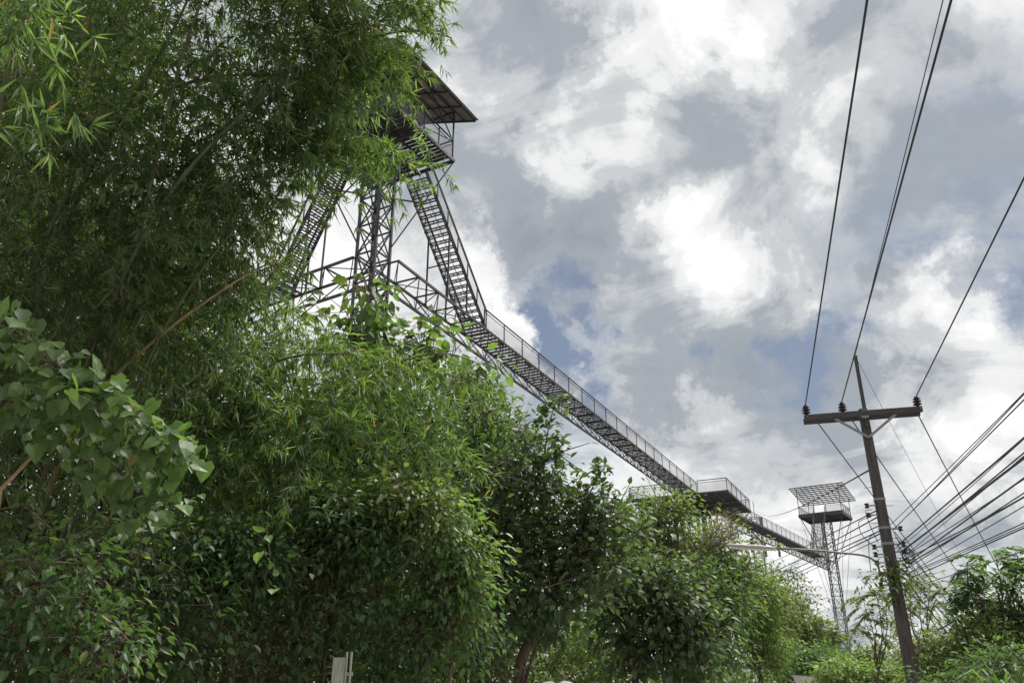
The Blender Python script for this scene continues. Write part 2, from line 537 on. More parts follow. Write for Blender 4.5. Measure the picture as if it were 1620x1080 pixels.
def deck(root, c, az, sx, sy, z, mat, plank_w=0.2, gap=0.045, axis='r', step_skip=None):
    """framed deck: rim beams, joists and single planks; sx along r, sy along e"""
    e, r = dirs(az)
    o = np.array([c[0], c[1], z])
    for sgn in (-1, 1):
        bar('rim_beam', o + e * sgn * sy / 2 - r * (sx / 2 + .06), o + e * sgn * sy / 2 + r * (sx / 2 + .06), 0.1, 0.16, mat, root)
        bar('rim_beam', o + r * sgn * sx / 2 - e * (sy / 2 - .05), o + r * sgn * sx / 2 + e * (sy / 2 - .05), 0.1, 0.155, mat, root)
    nj = max(2, int(sx / 1.1))
    for k in range(1, nj):
        q = o + r * (-sx / 2 + sx * k / nj) - UPZ * 0.03
        bar('joist', q - e * (sy / 2 - .05), q + e * (sy / 2 - .05), 0.07, 0.09, mat, root)
    n = int((sy - 0.12) / (plank_w + gap))
    for k in range(n):
        q = o + e * (-sy / 2 + 0.1 + plank_w / 2 + k * (plank_w + gap)) + UPZ * (0.05 + rng.uniform(-.004, .004))
        if rng.rand() < 0.35 and sx < 6:       # boards butted in the middle
            m_ = rng.uniform(-.3, .3) * sx
            bar('plank', q - r * (sx / 2 - .06), q + r * (m_ - .02), plank_w * rng.uniform(.8, 1.0), 0.03, 'plank', root)
            bar('plank', q + r * (m_ + .02), q + r * (sx / 2 - .06), plank_w * rng.uniform(.8, 1.0), 0.03, 'plank', root)
        else:
            bar('plank', q - r * (sx / 2 - .06), q + r * (sx / 2 - .06), plank_w * rng.uniform(.82, 1.0), 0.03, 'plank', root)


_tread = {}


def tread_mesh(w, d, mat):
    k = (w, d, mat)
    if k not in _tread:
        vs, fs = [], []

        def bx(x0, x1, y0, y1, z0, z1):
            o = len(vs)
            vs.extend([(x, y, z) for x in (x0, x1) for y in (y0, y1) for z in (z0, z1)])
            fs.extend([tuple(i + o for i in f) for f in BOX_F])
        bx(-w / 2, w / 2, -d / 2, -d / 2 + .045, -.025, .025)
        bx(-w / 2, w / 2, d / 2 - .045, d / 2, -.025, .025)
        for i in range(5):
            x = -w / 2 + .03 + (w - .06) * i / 4
            bx(x - .016, x + .016, -d / 2 + .045, d / 2 - .045, -.02, .02)
        _tread[k] = mesh_from('tread', vs, fs, M[mat])
    return _tread[k]


def staircase(name, label, bottom, top, width, mat, rail=1.0, n=None, tread_net=True):
    bottom, top = np.array(bottom, float), np.array(top, float)
    root = thing(name, label, 'staircase', bottom, 'stair flights of the skywalk')
    d = top - bottom
    run = np.array([d[0], d[1], 0])
    e = run / np.linalg.norm(run)
    r = np.array([e[1], -e[0], 0])
    for sgn in (-1, 1):
        bar('stringer', bottom + r * sgn * width / 2, top + r * sgn * width / 2, 0.06, 0.18, mat, root)
        # under-flight truss line
    rise = d[2]
    n = n or int(round(rise / 0.235))
    me = tread_mesh(width - 0.06, 0.27, mat)
    for k in range(1, n):
        p = bottom + d * k / n
        w = Matrix(((r[0], e[0], 0, p[0]), (r[1], e[1], 0, p[1]), (0, 0, 1, p[2]), (0, 0, 0, 1)))
        t = add_mesh('tread', me, root, w)
        if tread_net:
            a = p - r * (width / 2 - .04)
            b = p + r * (width / 2 - .04)
            sheet('tread_netting', [a - e * .12 + UPZ * .028, b - e * .12 + UPZ * .028, b + e * .12 + UPZ * .028, a + e * .12 + UPZ * .028], 'floor_netting', t)
    for sgn in (-1, 1):
        off = r * sgn * (width / 2 + 0.055)
        np_ = max(3, int(round(np.linalg.norm(d) / 1.5)))
        for k in range(np_ + 1):
            p = bottom + d * k / np_ + off
            bar('railing_post', p - UPZ * 0.08, p + UPZ * rail, 0.05, 0.05, mat, root)
        bar('handrail', bottom + off + UPZ * rail, top + off + UPZ * rail, 0.06, 0.06, mat, root)
        for k in range(np_):
            p, q = bottom + d * k / np_ + off, bottom + d * (k + 1) / np_ + off
            sheet('netting_panel', [p + UPZ * .08, q + UPZ * .08, q + UPZ * rail * .86, p + UPZ * rail * .86], 'netting', root)
        for zz_ in (0.08, 0.86):
            bar('lower_rail', bottom + off + UPZ * rail * zz_, top + off + UPZ * rail * zz_, 0.03, 0.03, mat, root)
    # bars under the flight
    for o_ in (-.18, .18):
        rod('under_bar', bottom + r * o_ * width - UPZ * .08, top + r * o_ * width - UPZ * .08, 0.035, mat, root)
    return root, e, r


def bridge(name, label, a, b, width, mat, deck_from, deck_to, rail=1.0, bay=1.7, drop=1.15, post=2.3, floor_step=0.42):
    """triangular truss footbridge: two top chords, one bottom chord, V diagonals, then deck and railings on part of it"""
    a, b = np.array(a, float), np.array(b, float)
    root = thing(name, label, 'footbridge', (a[0], a[1], a[2]), 'truss footbridges of the skywalk')
    d = b - a
    L = np.linalg.norm(d)
    e = d / L
    r = np.array([e[1], -e[0], 0])
    n = int(round(L / bay))
    for sgn in (-1, 1):
        bar('top_chord', a + r * sgn * width / 2, b + r * sgn * width / 2, 0.09, 0.11, mat, root)
    lo = [a + d * (k + 0.5) / n - UPZ * drop for k in range(n)]
    bar('bottom_chord', a - UPZ * drop, b - UPZ * drop, 0.10, 0.11, mat, root)
    for k in range(n + 1):
        p = a + d * k / n
        bar('cross_bar', p - r * width / 2, p + r * width / 2, 0.06, 0.07, mat, root)
        for sgn in (-1, 1):
            t = p + r * sgn * width / 2
            if k < n:
                bar('web_bar', t, lo[k], 0.045, 0.045, mat, root)
            if k > 0:
                bar('web_bar', t, lo[k - 1], 0.045, 0.045, mat, root)
        if k < n:
            s_ = 1 if k % 2 else -1
            q = a + d * (k + 1) / n
            bar('plan_brace', p - r * s_ * width / 2, q + r * s_ * width / 2, 0.035, 0.035, mat, root)
    if deck_to > deck_from:
        m = int((deck_to - deck_from) / floor_step)
        for k in range(m + 1):
            p = a + e * (deck_from + k * floor_step) + UPZ * 0.075
            bar('floor_bar', p - r * (width / 2 + .02), p + r * (width / 2 + .02), 0.13, 0.045, mat, root)
        npn = int((deck_to - deck_from) / post)
        for k in range(npn):
            p = a + e * (deck_from + (deck_to - deck_from) * k / npn) + UPZ * 0.105
            q = a + e * (deck_from + (deck_to - deck_from) * (k + 1) / npn) + UPZ * 0.105
            sheet('floor_netting', [p - r * width / 2, q - r * width / 2, q + r * width / 2, p + r * width / 2], 'floor_netting', root)
        for sgn in (-1, 1):
            o = r * sgn * (width / 2 + 0.03) + UPZ * 0.06
            railing(root, [a + e * deck_from + o, a + e * deck_to + o], rail, mat, 0.05, post)
    return root


AZ1 = R(26.0)
e1, r1 = dirs(AZ1)
C1 = V3(-6.0, 31.3, 0)
AZD = R(29.0)
eD, rD = dirs(AZD)
SIDE = 4.8

# --- near tower with roofed deck
tw = thing('observation_tower', 'tall dark lattice tower with roofed plank deck rising behind the bamboo', 'tower', (C1[0], C1[1], ground_z(0, 0)), 'lattice towers of the skywalk')
COLW = 1.0
legs1 = lattice(tw, C1, AZD, COLW, -0.6, ZT - 0.1, 1.35, 0.105, 0.05, 'steel')
deck(tw, C1, AZD, SIDE, SIDE, ZT, 'steel', 0.2, 0.05)
corners = {(a, b): C1 + eD * a * SIDE / 2 + rD * b * SIDE / 2 + UPZ * ZT for a in (-1, 1) for b in (-1, 1)}
for (a, b), q in corners.items():
    lg = C1 + eD * a * COLW / 2 + rD * b * COLW / 2
    bar('knee_strut', q - UPZ * 0.05, lg + UPZ * (ZB + 0.7), 0.055, 0.055, 'steel', tw)
    mid_ = (q + lg + UPZ * (ZB + 0.7)) * 0.5
    bar('tie_bar', mid_, lg + UPZ * mid_[2], 0.055, 0.055, 'steel', tw)
for sgn in (-1, 1):
    bar('deck_beam', C1 + rD * sgn * COLW / 2 - eD * SIDE / 2 + UPZ * (ZT - 0.14), C1 + rD * sgn * COLW / 2 + eD * SIDE / 2 + UPZ * (ZT - 0.14), 0.1, 0.14, 'steel', tw)
    bar('deck_beam', C1 + eD * sgn * COLW / 2 - rD * SIDE / 2 + UPZ * (ZT - 0.28), C1 + eD * sgn * COLW / 2 + rD * SIDE / 2 + UPZ * (ZT - 0.28), 0.1, 0.14, 'steel', tw)
h_ = SIDE / 2 - 0.04
z0 = ZT + 0.07


def dk(a, b, z=z0):
    return C1 + eD * a + rD * b + UPZ * z


# railing: openings where the two stairs arrive (far side and left side)
railing(tw, [dk(h_, -0.6), dk(h_, -h_), dk(0.75, -h_)], 1.1, 'steel', 0.05, 1.2)
railing(tw, [dk(-0.75, -h_), dk(-h_, -h_), dk(-h_, h_), dk(h_, h_), dk(h_, 1.0)], 1.1, 'steel', 0.05, 1.2)
EAVE, RIDGE = ZT + 2.45, ZT + 3.5
OV, OVE = 0.78, 0.75
for a in (-1, 1):
    for b in (-1, 1):
        bar('roof_post', dk(a * h_, b * h_), dk(a * h_, b * h_, EAVE + 0.4), 0.07, 0.07, 'steel', tw)
    # end truss
    bar('tie_beam', dk(a * h_, -h_, EAVE + .35), dk(a * h_, h_, EAVE + .35), 0.07, 0.09, 'steel', tw)
    bar('king_post', dk(a * h_, 0, EAVE + .35), dk(a * h_, 0, RIDGE - .1), 0.06, 0.06, 'steel', tw)
    for b in (-1, 1):
        bar('side_beam' if a < 0 else 'side_beam', dk(a * h_ * 0.02, b * h_, EAVE + .36), dk(a * h_, b * h_, EAVE + .36), 0.07, 0.085, 'steel', tw)
        bar('diagonal_brace', dk(a * h_, b * h_, ZT + 1.1), dk(a * 0.3, b * h_, EAVE + .3), 0.045, 0.045, 'steel', tw)
        bar('diagonal_brace', dk(a * h_, b * h_, ZT + 1.1), dk(a * h_, b * 0.4, EAVE + .3), 0.045, 0.045, 'steel', tw)
half_w = SIDE / 2 + OV
slope_dz = (RIDGE - EAVE) / half_w
roof = None
rl = SIDE / 2 + OVE
for k in range(6):                      # rafters
    a = -rl + 0.15 + (2 * rl - 0.3) * k / 5
    for b in (-1, 1):
        bar('rafter', dk(a, b * 0.03, RIDGE - .05), dk(a, b * half_w, EAVE - .05), 0.06, 0.08, 'steel', tw)
for k in range(6):                      # purlins
    for b in (-1, 1):
        w_ = 0.12 + (half_w - 0.2) * k / 5
        bar('purlin', dk(-rl, b * w_, RIDGE - slope_dz * w_ + .025), dk(rl, b * w_, RIDGE - slope_dz * w_ + .025), 0.05, 0.06, 'steel', tw)


def corrugated(name, a0, a1, b0, b1, side, parent, dz=0.0):
    """one corrugated sheet lying on the purlins, waves running down the slope"""
    n = 48
    vs, fs = [], []
    for lay in (0, 1):
        for i in range(n + 1):
            a = a0 + (a1 - a0) * i / n
            wz = 0.03 * math.sin(i / n * 2 * math.pi * 6.0) + lay * 0.012
            for b in (b0, b1):
                vs.append(dk(a, side * b, RIDGE - slope_dz * b + 0.12 + dz + wz))
    m_ = 2 * (n + 1)
    for i in range(n):
        fs.append((2 * i, 2 * i + 1, 2 * i + 3, 2 * i + 2))
        fs.append((m_ + 2 * i, m_ + 2 * i + 2, m_ + 2 * i + 3, m_ + 2 * i + 1))
        fs.append((2 * i, 2 * i + 2, m_ + 2 * i + 2, m_ + 2 * i))
        fs.append((2 * i + 1, m_ + 2 * i + 1, m_ + 2 * i + 3, 2 * i + 3))
    return add_mesh(name, mesh_from(name, vs, fs, M['roof_sheet']), parent)


for side in (-1, 1):
    for j in range(7):
        a0 = -rl + j * 2 * rl / 7
        corrugated('roof_sheet', a0, a0 + 2 * rl / 7 - 0.012, -0.02, half_w * 0.5 - 0.02, side, tw)
        corrugated('roof_sheet', a0, a0 + 2 * rl / 7 - 0.012, half_w * 0.5 - 0.12, half_w + 0.12, side, tw, -0.035)

# --- right-hand bridge and stair
WID = 1.35
NEAR_EDGE = 51.5
bridge('truss_footbridge', 'long dark truss footbridge with netting railings above the treetops', C1 + e1 * 0.5 + r1 * .3 + UPZ * ZB, C1 + e1 * NEAR_EDGE + r1 * .3 + UPZ * ZB, WID, 'steel', 7.9, NEAR_EDGE - 0.5)
sb = C1 + e1 * 8.7 + r1 * .3 + UPZ * (ZB + 0.08)
st = C1 + e1 * 2.45 + r1 * .3 + UPZ * (ZT + 0.02)
stair1, es, rs = staircase('steel_staircase', 'steep open stair from the long bridge up to the roofed tower', sb, st, 1.2, 'steel')
for f_ in (0.32, 0.62):
    p = sb + (st - sb) * f_
    for sgn in (-1, 1):
        q = p + rs * sgn * 0.6
        bar('support_post', q - UPZ * .05, V3(q[0], q[1], ZB), 0.07, 0.07, 'steel', stair1)
    bar('support_bar', p - rs * .6 - UPZ * (p[2] - ZB) * .45, p + rs * .6 - UPZ * (p[2] - ZB) * .45, 0.05, 0.05, 'steel', stair1)

# --- left-hand bridge and stair, going off behind the bamboo
AZL = R(-57)
eL, rL = dirs(AZL)
bridge('truss_footbridge', 'dark truss footbridge leading off behind the bamboo from the roofed tower', C1 + eL * 0.5 + UPZ * ZB, C1 + eL * 26 + UPZ * ZB, WID, 'steel', 4.6, 25.5)
sb2 = C1 + eL * 5.6 + UPZ * (ZB + 0.08)
st2 = C1 + eL * 2.45 + UPZ * (ZT + 0.02)
stair2, es2, rs2 = staircase('steel_staircase', 'steep open stair half hidden by bamboo leaves beside the roofed tower', sb2, st2, 1.1, 'steel')
for f_ in (0.3, 0.6):
    p = sb2 + (st2 - sb2) * f_
    for sgn in (-1, 1):
        q = p + rs2 * sgn * 0.55
        bar('support_post', q - UPZ * .05, V3(q[0], q[1], ZB), 0.07, 0.07, 'steel', stair2)
# far support of the left bridge
cL = C1 + eL * 26.5
tl_ = thing('lattice_support', 'lattice support tower standing at the hidden end of the left footbridge', 'tower', (cL[0], cL[1], -0.4), 'lattice towers of the skywalk')
lattice(tl_, cL, AZL, 1.0, -0.6, ZB, 1.6, 0.1, 0.05, 'steel')

# --- open middle platform
PW, PL = 9.6, 11.0
CP = C1 + e1 * (NEAR_EDGE + PL / 2) - r1 * .9
pt = thing('open_platform_tower', 'wide flat plank platform with netting railing standing over the treetops', 'platform', (CP[0], CP[1], -0.4), 'lattice towers of the skywalk')
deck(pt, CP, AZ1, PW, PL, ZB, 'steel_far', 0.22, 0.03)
for a in (-1, 1):
    for b in (-1, 1):
        lattice(pt, CP + e1 * a * 1.1 + r1 * b * 1.1, AZ1, 0.75, -0.6, ZB - 0.1, 1.5, 0.1, 0.05, 'steel_far')
        q = CP + e1 * a * (PL / 2 - .1) + r1 * b * (PW / 2 - .1) + UPZ * (ZB - .05)
        bar('knee_strut', q, CP + e1 * a * 1.45 + r1 * b * 1.45 + UPZ * (ZB - 4.2), 0.09, 0.09, 'steel_far', pt)
        bar('deck_beam', CP + e1 * a * 1.1 - r1 * PW / 2 + UPZ * (ZB - .15), CP + e1 * a * 1.1 + r1 * PW / 2 + UPZ * (ZB - .15), 0.12, 0.16 + .01 * b, 'steel_far', pt) if b > 0 else None


def pk(a, b, z=ZB + 0.07):
    return CP + e1 * a + r1 * b + UPZ * z


hx, hy = PW / 2 - .05, PL / 2 - .05
railing(pt, [pk(-hy, 0.4), pk(-hy, -hx), pk(hy, -hx), pk(hy, 1.2)], 1.15, 'steel_far', 0.06, 2.2)
railing(pt, [pk(hy, 3.2), pk(hy, hx), pk(-hy, hx), pk(-hy, 2.0)], 1.15, 'steel_far', 0.06, 2.2)

# --- second bridge, stair and far tower with the open lattice roof
C3 = V3(47.5, 125.0, 0)
B2a = pk(hy + 0.05, 2.2, ZB)
d3 = C3 - B2a
AZ3 = math.atan2(d3[0], d3[1])
e3, r3 = dirs(AZ3)
L3 = np.linalg.norm(d3[:2])
ZT3 = 1.6 + 24.0
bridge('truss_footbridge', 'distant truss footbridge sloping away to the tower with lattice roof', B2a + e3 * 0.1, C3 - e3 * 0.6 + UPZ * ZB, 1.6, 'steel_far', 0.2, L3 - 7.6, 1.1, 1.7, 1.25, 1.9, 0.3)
sb3 = C3 - e3 * 8.6 + UPZ * (ZB + .08)
st3 = C3 - e3 * 3.05 + UPZ * (ZT3 + .02)
stair3, es3, rs3 = staircase('steel_staircase', 'distant steep stair with netted sides under the lattice-roofed tower', sb3, st3, 1.5, 'steel_far', 1.15, tread_net=False)
for f_ in (0.3, 0.65):
    p = sb3 + (st3 - sb3) * f_
    for sgn in (-1, 1):
        q = p + rs3 * sgn * 0.75
        bar('support_post', q - UPZ * .05, V3(q[0], q[1], ZB), 0.09, 0.09, 'steel_far', stair3)
t3 = thing('observation_tower', 'distant slender lattice tower with square deck and open lattice roof', 'tower', (C3[0], C3[1], -0.4), 'lattice towers of the skywalk')
lattice(t3, C3, AZ3, 1.25, -0.6, ZT3 - .1, 1.6, 0.12, 0.05, 'steel_far')
S3 = 6.2
deck(t3, C3, AZ3, S3, S3, ZT3, 'steel_far', 0.22, 0.03)
for sgn in (-1, 1):
    bar('fascia', C3 + e3 * sgn * 3.16 - r3 * 3.2 + UPZ * (ZT3 - .1), C3 + e3 * sgn * 3.16 + r3 * 3.2 + UPZ * (ZT3 - .1), .04, .5, 'steel_far', t3)
    bar('fascia', C3 + r3 * sgn * 3.18 - e3 * 3.13 + UPZ * (ZT3 - .1), C3 + r3 * sgn * 3.18 + e3 * 3.13 + UPZ * (ZT3 - .1), .04, .49, 'steel_far', t3)


def tk(a, b, z=ZT3 + .07):
    return C3 + e3 * a + r3 * b + UPZ * z


h3 = S3 / 2 - .05
railing(t3, [tk(-h3, -0.9), tk(-h3, -h3), tk(h3, -h3), tk(h3, h3), tk(-h3, h3), tk(-h3, 0.9)], 1.25, 'steel_far', 0.07, 1.6)
for a in (-1, 1):
    for b in (-1, 1):
        bar('roof_post', tk(a * h3, b * h3), tk(a * h3, b * h3, ZT3 + 3.33 - .16 * h3 * a), 0.09, 0.09, 'steel_far', t3)
        bar('knee_strut', tk(a * h3, b * h3, ZT3 - .1), tk(a * .75, b * .75, ZB + .5), 0.08, 0.08, 'steel_far', t3)
        rod('stay_rod', tk(a * h3, b * h3, ZT3 - .1), tk(a * .65, b * .65, ZB - 7), 0.05, 'steel_far', t3)
RH = 3.9
for k in range(11):
    a = -RH + 2 * RH * k / 10
    bar('roof_bar', tk(a, -RH, ZT3 + 3.35 - .16 * a), tk(a, RH, ZT3 + 3.35 - .16 * a), 0.56, 0.05, 'steel_far', t3)
    bar('roof_bar', tk(-RH, a, ZT3 + 3.43 + .16 * RH), tk(RH, a, ZT3 + 3.42 - .16 * RH), 0.08, 0.07, 'steel_far', t3)

# --- far mast
pm = pd(1204, 905, 190)
mast = thing('lattice_mast', 'thin far-off lattice mast with antenna panels beyond the open platform', 'mast', (pm[0], pm[1], -0.4))
ztop = pd(1197, 812, 190)[2]
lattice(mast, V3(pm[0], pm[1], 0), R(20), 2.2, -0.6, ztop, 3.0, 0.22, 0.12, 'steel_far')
bar('lightning_rod', V3(pm[0], pm[1], ztop - .5), V3(pm[0], pm[1], ztop + 4), 0.12, 0.12, 'steel_far', mast)
for a, b, zt in ((1.6, .2, -1), (-1.7, .3, -1.5), (1.7, .2, -7), (-1.5, 0, -6), (4.8, 0, -7)):
    bar('antenna_panel', V3(pm[0] + a, pm[1] + b, ztop + zt - 2), V3(pm[0] + a, pm[1] + b, ztop + zt + 1.2), 0.5, 0.35, 'steel_far', mast)
    bar('antenna_arm', V3(pm[0], pm[1] + b, ztop + zt - .5), V3(pm[0] + a, pm[1] + b, ztop + zt - .5), 0.14, 0.14, 'steel_far', mast)

# ------------------------------------------------------------------ utility pole
PD = 21.0
pb = pd(1366, 655, PD)                 # crossarm level on the pole
PX, PY = pb[0], pb[1]
pole_lean = np.array([0.0, 0.0])
pole = thing('utility_pole', 'tall weathered concrete utility pole with crossarm and many cables', 'utility pole', (PX, PY, 0.0))


def polep(z):
    """axis of the pole at height z (it leans very slightly)"""
    return V3(PX + (pb[2] - z) * 0.012, PY, z)


ZA = pb[2]


def zpole(v):
    d = ray(1400, v)
    return 1.6 + d[2] * PY / d[1]


vs, fs = [], []
lv = np.linspace(-0.6, ZA + 0.12, 14)
for z in lv:
    t = (z + 0.6) / (ZA + 0.7)
    w = 0.150 - 0.048 * t
    c = polep(z)
    ch = 0.025
    for (a, b) in ((-w, -w + ch), (-w + ch, -w), (w - ch, -w), (w, -w + ch), (w, w - ch), (w - ch, w), (-w + ch, w), (-w, w - ch)):
        vs.append(c + rr_ * a + re_ * b)
for k in range(len(lv) - 1):
    for j in range(8):
        fs.append((k * 8 + j, k * 8 + (j + 1) % 8, (k + 1) * 8 + (j + 1) % 8, (k + 1) * 8 + j))
fs.append(tuple(range(8))[::-1])
fs.append(tuple((len(lv) - 1) * 8 + j for j in range(8)))
shaft = add_mesh('shaft', mesh_from('shaft', vs, fs, M['concrete']), pole)
ptop = polep(ZA)


def on_arm(u, v):
    """point on the vertical plane of the crossarm for a photo pixel"""
    d = ray(u, v)
    t = np.dot(ptop - CAM, re_) / np.dot(d, re_)
    return CAM + d * t


armL, armR = on_arm(1272, 664), on_arm(1457, 650)
zl = (armL[2] + armR[2]) / 2
armL[2] = armR[2] = zl
off = -re_ * 0.17
arm = bar('crossarm', armL + off, armR + off, 0.11, 0.135, 'wood_arm', pole)
bar('crossarm', armL - off, armR - off, 0.11, 0.135, 'wood_arm', pole)
for sgn in (-1, 1):
    bar('arm_brace', polep(zl - .62) + off * 0.9, polep(zl - .08) + rr_ * sgn * .72 + off * 1.0, 0.035, 0.06, 'galv', pole)
for a_ in (armL, armR):
    q = a_ * 0.96 + ptop * 0.04
    rod('through_bolt', q + off * 1.6 + UPZ * .0, q - off * 1.6, 0.03, 'galv', pole)
_d = ray(1353, 563)
tip = CAM + _d * (PY / _d[1])
bar('tip_bracket', polep(zl - .35) + rr_ * .02 + off * .8, tip, 0.09, 0.09, 'wood_arm', pole)
rod('clamp', polep(zl - .02) + off * 1.3, polep(zl - .02) - off * 1.3, 0.24, 'galv', pole)


def lathe(name, prof, mat, parent, base, axis=(0, 0, 1), n=14):
    vs, fs = [], []
    ax = Vector(axis).normalized()
    q = ax.to_track_quat('Z', 'Y')
    for (r_, z_) in prof:
        for j in range(n):
            a = 2 * math.pi * j / n
            vs.append(Vector(base) + q @ Vector((r_ * math.cos(a), r_ * math.sin(a), z_)))
    for k in range(len(prof) - 1):
        for j in range(n):
            fs.append((k * n + j, k * n + (j + 1) % n, (k + 1) * n + (j + 1) % n, (k + 1) * n + j))
    fs.append(tuple(range(n))[::-1])
    fs.append(tuple((len(prof) - 1) * n + j for j in range(n)))
    return add_mesh(name, mesh_from(name, vs, fs, M[mat], False), parent)


PROF = [(.025, -.06), (.03, .0), (.05, .02), (.115, .045), (.12, .065), (.055, .085), (.05, .105), (.112, .125), (.115, .145), (.055, .165),
        (.05, .18), (.10, .20), (.10, .215), (.05, .235), (.055, .25), (.06, .275), (.035, .29)]
ins_top = []
for (u, v) in ((1275, 655), (1332, 651), (1449, 640)):
    q = on_arm(u, v)
    q = q + rr_ * 0
    q[2] = zl + 0.08
    q = q + off
    lathe('insulator', [(r_ * .88, z_ * .92) for r_, z_ in PROF], 'ceramic', pole, q)
    ins_top.append(q + UPZ * .25)
SPOOL = [(.02, -.06), (.05, -.055), (.055, -.03), (.032, -.01), (.032, .01), (.055, .03), (.05, .055), (.02, .06)]
spools = []
for sgn, vlist in ((-1, (800, 815, 865, 877, 890, 925)), (1, (838, 862, 874, 888))):
    for v in vlist:
        zz_ = zpole(v)
        c = polep(zz_) + rr_ * sgn * 0.33 - re_ * .12
        bar('rack_arm', polep(zz_) + rr_ * sgn * 0.12 - re_ * .12, c + rr_ * sgn * .03, 0.03, 0.03, 'galv', pole)
        lathe('spool_insulator', SPOOL, 'ceramic', pole, c, (0, 0, 1), 10)
        spools.append((sgn, c))
for v in (790, 835, 860, 905, 930):
    zz_ = zpole(v)
    t = (zz_ + 0.6) / (ZA + 0.7)
    w = (0.150 - 0.048 * t) * 2 + 0.016
    bar('band', polep(zz_ - .03), polep(zz_ + .03), w, w, 'galv', pole, tuple(rr_))
for k, v in enumerate((770, 800, 826, 851, 880, 905, 950, 990, 1030)):      # climbing bolts
    zz_ = zpole(v)
    rod('step_bolt', polep(zz_), polep(zz_) + rr_ * (0.30 if k % 2 else -0.30), 0.02, 'galv', pole)

# ------------------------------------------------------------------ street lamp on the pole
lz = zpole(908)
lroot = polep(lz) - re_ * .1 - rr_ * .15
lp = thing('street_lamp', 'long curved street lamp arm reaching left from the utility pole', 'street lamp', lroot)


def on_lamp(u, v):
    d = ray(u, v)
    t = np.dot(lroot - CAM, re_) / np.dot(d, re_)
    return CAM + d * t


bend = [(1399, 908), (1392, 906), (1390, 897), (1385, 888), (1377, 882), (1366, 878), (1352, 876), (1330, 874), (1300, 871), (1262, 868.5), (1222, 866.5)]
tubes('arm_tube', [([on_lamp(*b) for b in bend], 0.027)], 'lamp_arm', lp, 10)
bar('arm_bracket', polep(lz) - re_ * .16, lroot - rr_ * .2 - re_ * .06, 0.1, 0.1, 'galv', lp)
hp = [on_lamp(u, v) for u, v in ((1228, 867), (1222, 866.5), (1205, 865.2), (1170, 863), (1152, 862), (1149, 861.8))]
tubes('lamp_head', [(hp, [0.028, 0.038, 0.048, 0.048, 0.044, 0.02])], 'lamp', lp, 12)
q0, q1 = on_lamp(1212, 867), on_lamp(1156, 863.5)
rod('lamp_tube', q0 - UPZ * .042, q1 - UPZ * .042, 0.05, 'white_paint', lp)


# ------------------------------------------------------------------ cables
def wire(name, label, cat, pts, r, sag=0.0, group=None, n=24, parent=None):
    P_ = [np.array(p, float) for p in pts]
    out = []
    for i in range(len(P_) - 1):
        a, b = P_[i], P_[i + 1]
        for k in range(n + (i == len(P_) - 2)):
            t = k / n
            out.append(a + (b - a) * t - UPZ * sag * 4 * t * (1 - t))
    o = tubes(name, [(out, r)], 'cable', parent, 6)
    return tag(o, label, cat, group)


def back_point(p, u, v, s_extra=26.0):
    """a cable from p runs back along the road line; find where it crosses the pixel, and prolong it past the camera"""
    n = np.array([rr_[0], rr_[1], 0])
    d = ray(u, v)
    t = np.dot(p - CAM, n) / np.dot(d, n)
    q = CAM + d * t
    dirv = (q - p)
    L = np.linalg.norm(dirv)
    return p + dirv / L * max(34.0, L + 4)


HV = 'high voltage wires on the crossarm insulators'
for p, (u, v), nm in zip(ins_top, ((1372, 0), (1505, 0), (1620, 282)), ('outer insulator farthest from the cables', 'crossarm insulator beside the pole tip', 'crossarm insulator above the cable bundle')):
    wire('overhead_wire', 'black overhead wire rising steeply from the ' + nm, 'wire', [p, back_point(p, u, v)], 0.015, 0.0, HV)
p = tip + UPZ * .02
wire('earth_wire', 'thin pale earth wire running up from the very tip of the pole', 'wire', [p, back_point(p, 1492, 0)], 0.008)
NP = lambda u, v: pd(u, v, 46.0)
ends = [(armL + rr_ * .32 - UPZ * .1, (1620, 1092)), (armL + rr_ * 1.15 - UPZ * .1, (1650, 1092)), (armR - rr_ * .08 - UPZ * .1, (1672, 1072))]
for (p, (u, v)), nm in zip(ends, ('crossarm end away from the cables', 'middle of the crossarm', 'crossarm end nearest the cable bundle')):
    wire('overhead_wire', 'black wire dropping away beyond the pole from the ' + nm, 'wire', [p, NP(u, v)], 0.015, 0.12, 'wires going on from the crossarm')
wire('earth_wire', 'faint thin wire falling away behind the pole tip', 'wire', [tip, NP(1588, 1000)], 0.006, 0.2)
LV = 'low voltage cables fanning out from the pole'
lvs = [  # pole pixel, right-edge pixel, radius
    ((1412, 838), (1620, 596), .013), ((1414, 839), (1620, 606), .013), ((1416, 840), (1620, 622), .016), ((1418, 862), (1620, 663), .011),
    ((1420, 868), (1620, 686), .024), ((1420, 872), (1620, 693), .018), ((1424, 876), (1620, 712), .012), ((1420, 880), (1620, 722), .030),
    ((1424, 884), (1620, 742), .013), ((1420, 889), (1620, 755), .022), ((1426, 893), (1620, 769), .018), ((1424, 898), (1620, 776), .015),
    ((1428, 901), (1620, 785), .022), ((1424, 906), (1620, 793), .012), ((1428, 912), (1620, 810), .014), ((1430, 916), (1620, 818), .011),
    ((1430, 922), (1620, 833), .016), ((1432, 926), (1620, 852), .012)]
